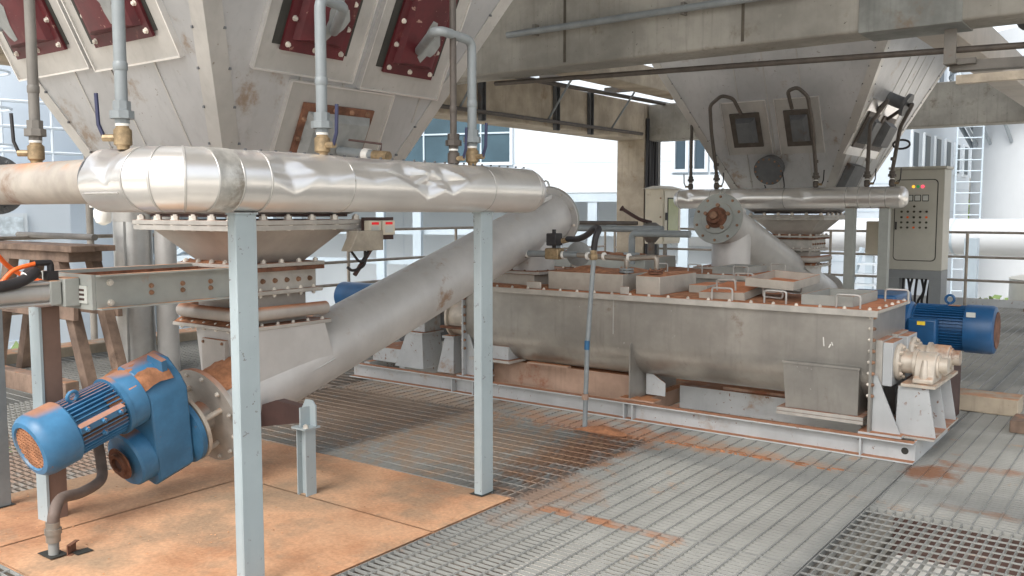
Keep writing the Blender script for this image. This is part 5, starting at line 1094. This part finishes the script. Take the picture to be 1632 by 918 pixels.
for k in range(31): mk('rung', MB().cyl((-6.75, 36.36, -5+k*.4), (-5.95, 36.64, -5+k*.4), .024, n=6), BGSTEEL, t)
t = root('white_duct', (-6, 23, 0), 'fat white wrapped duct running behind the back railing', 'duct')
mk('duct', MB().tube(fillet([(-14, 24.5, .95), (-4.2, 23.0, .95), (.2, 22.3, .95), (.2, 22.3, -3)], .5), .42, 32), TANK, t)
for x, y in ((-12, 24.2), (-8, 23.58), (-4.2, 23.0), (-1.5, 22.57)): mk('wrap_band', MB().lathe([(.425, -.03), (.435, 0), (.425, .03)], (x, y, .95), (.989, -.151, 0), 32, cap=False), BGSTEEL, t)
for x, y in ((-10, 23.9), (-6.2, 23.3), (-2.6, 22.75)): mk('support', MB().box(x-.09, x+.09, y-.09, y+.09, -5.5, .54), BGSTEEL, t)
mk('red_flange_wrap', MB().lathe([(.43, 0), (.435, .02), (.435, .4), (.43, .42)], (-1.2, 22.52, .95), (.989, -.151, 0), 32, cap=False), PINK, t)
t = root('pipe_trestle', (-3, 20, -5.5), 'pale blue steel frame with diagonal brace behind the back railing', 'steel frame')
for x, y in ((-2.05, 19.0), (-3.4, 20.2), (-4.9, 20.5), (-7.3, 21.2), (-.9, 18.9)): mk('column', MB().box(x-.12, x+.12, y-.12, y+.12, -5.5, 1.0 if x < -1 else .4), BGSTEEL, t)
mk('brace', MB().tube([(-2.05, 19.0, -.95), (-.5, 18.9, .45)], .07, 6), BGSTEEL, t); mk('beam', MB().box(-7.3, .5, 18.92, 19.06, -1.2, -1.0), BGDARK, t)
t = root('grey_vessel', (-.6, 24, -5.5), 'squat grey vessel below the white duct at right', 'vessel')
mk('shell', MB().cyl((-1.9, 25.5, -5.5), (-1.9, 25.5, -.1), 1.5, n=40), CABIN, t); mk('roof', MB().lathe([(1.52, 0), (.5, .25), (.01, .3)], (-1.9, 25.5, -.1), (0, 0, 1), 40), CABIN, t)
mk('side_box', MB().box(-.3, 2.5, 24, 26, -5.5, -.4), CABIN, t)
t = root('outside_stair', (-6.9, 21, -5.5), 'steel stair with open treads beyond the far header posts', 'stair')
for k in range(16): mk('tread', MB().box(-6.9+k*.06, -5.9+k*.06, 21.2+k*.02, 21.5+k*.02, -3.3+k*.24, -3.26+k*.24), BGWHITE, t)
for x in (-6.95, -5.85): mk('stringer', MB().tube([(x, 21.3, -3.6), (x+1, 21.7, .7)], .07, 6), BGSTEEL, t)
t = root('tarp_heap', (-7.9, 20, -5.5), 'faded pink tarpaulin wall beyond the far chute', 'tarpaulin')
mk('sheet', MB().box(-8.9, -7.3, 21.9, 22.1, -5.5, -.9), PINK, t)
# trees
def tree(x, y, h, r, label):
    t = root('tree', (x, y, -5.5), label, 'tree', None)
    mk('trunk', MB().tube([(x, y, -5.5), (x+.1, y, -5.5+h*.4), (x, y+.1, -5.5+h*.8)], [.16, .11, .04], 8), BARK, t)
    b = MB(); rng = random.Random(int(x*100+y)); 
    cl = [(Vector((rng.gauss(0, .45), rng.gauss(0, .45), rng.gauss(0, .35)))*r, r*rng.uniform(.3, .5)) for _ in range(16)]
    for c, cr in cl:
        for _ in range(70):
            p = Vector((x, y, -5.5+h*.72))+c+Vector((rng.gauss(0, 1), rng.gauss(0, 1), rng.gauss(0, .8)))*cr*.55; s = rng.uniform(.09, .2)
            u = Vector((rng.uniform(-1, 1), rng.uniform(-1, 1), rng.uniform(-1, 1))).normalized()*s; w = u.orthogonal().normalized()*s*.6; b.add([p-u, p+w, p+u, p-w], [(0, 1, 2, 3)])
    mk('crown', b, LEAF, t, flat=True)
for x, y, h, r, l in ((-12.6, 68, 7.6, 2.4, 'distant green tree seen above the duct just left of the white tank'), (-13.6, 73, 7.0, 2.2, 'farther distant green tree seen through the ladder rungs'), (-15.5, 9.5, 3.6, 1.2, 'bush beyond the curb beside the round duct'), (-4.2, 30, 4.6, 1.3, 'bush behind the pale blue steel columns at right'), (-17.5, 8.5, 4.2, 1.3, 'bush behind the wooden trestle leg'), (-14.2, 12.5, 3.4, 1.2, 'bush seen below the near chute bellows')):
    tree(x, y, h, r, l)
bpy.context.view_layer.update()
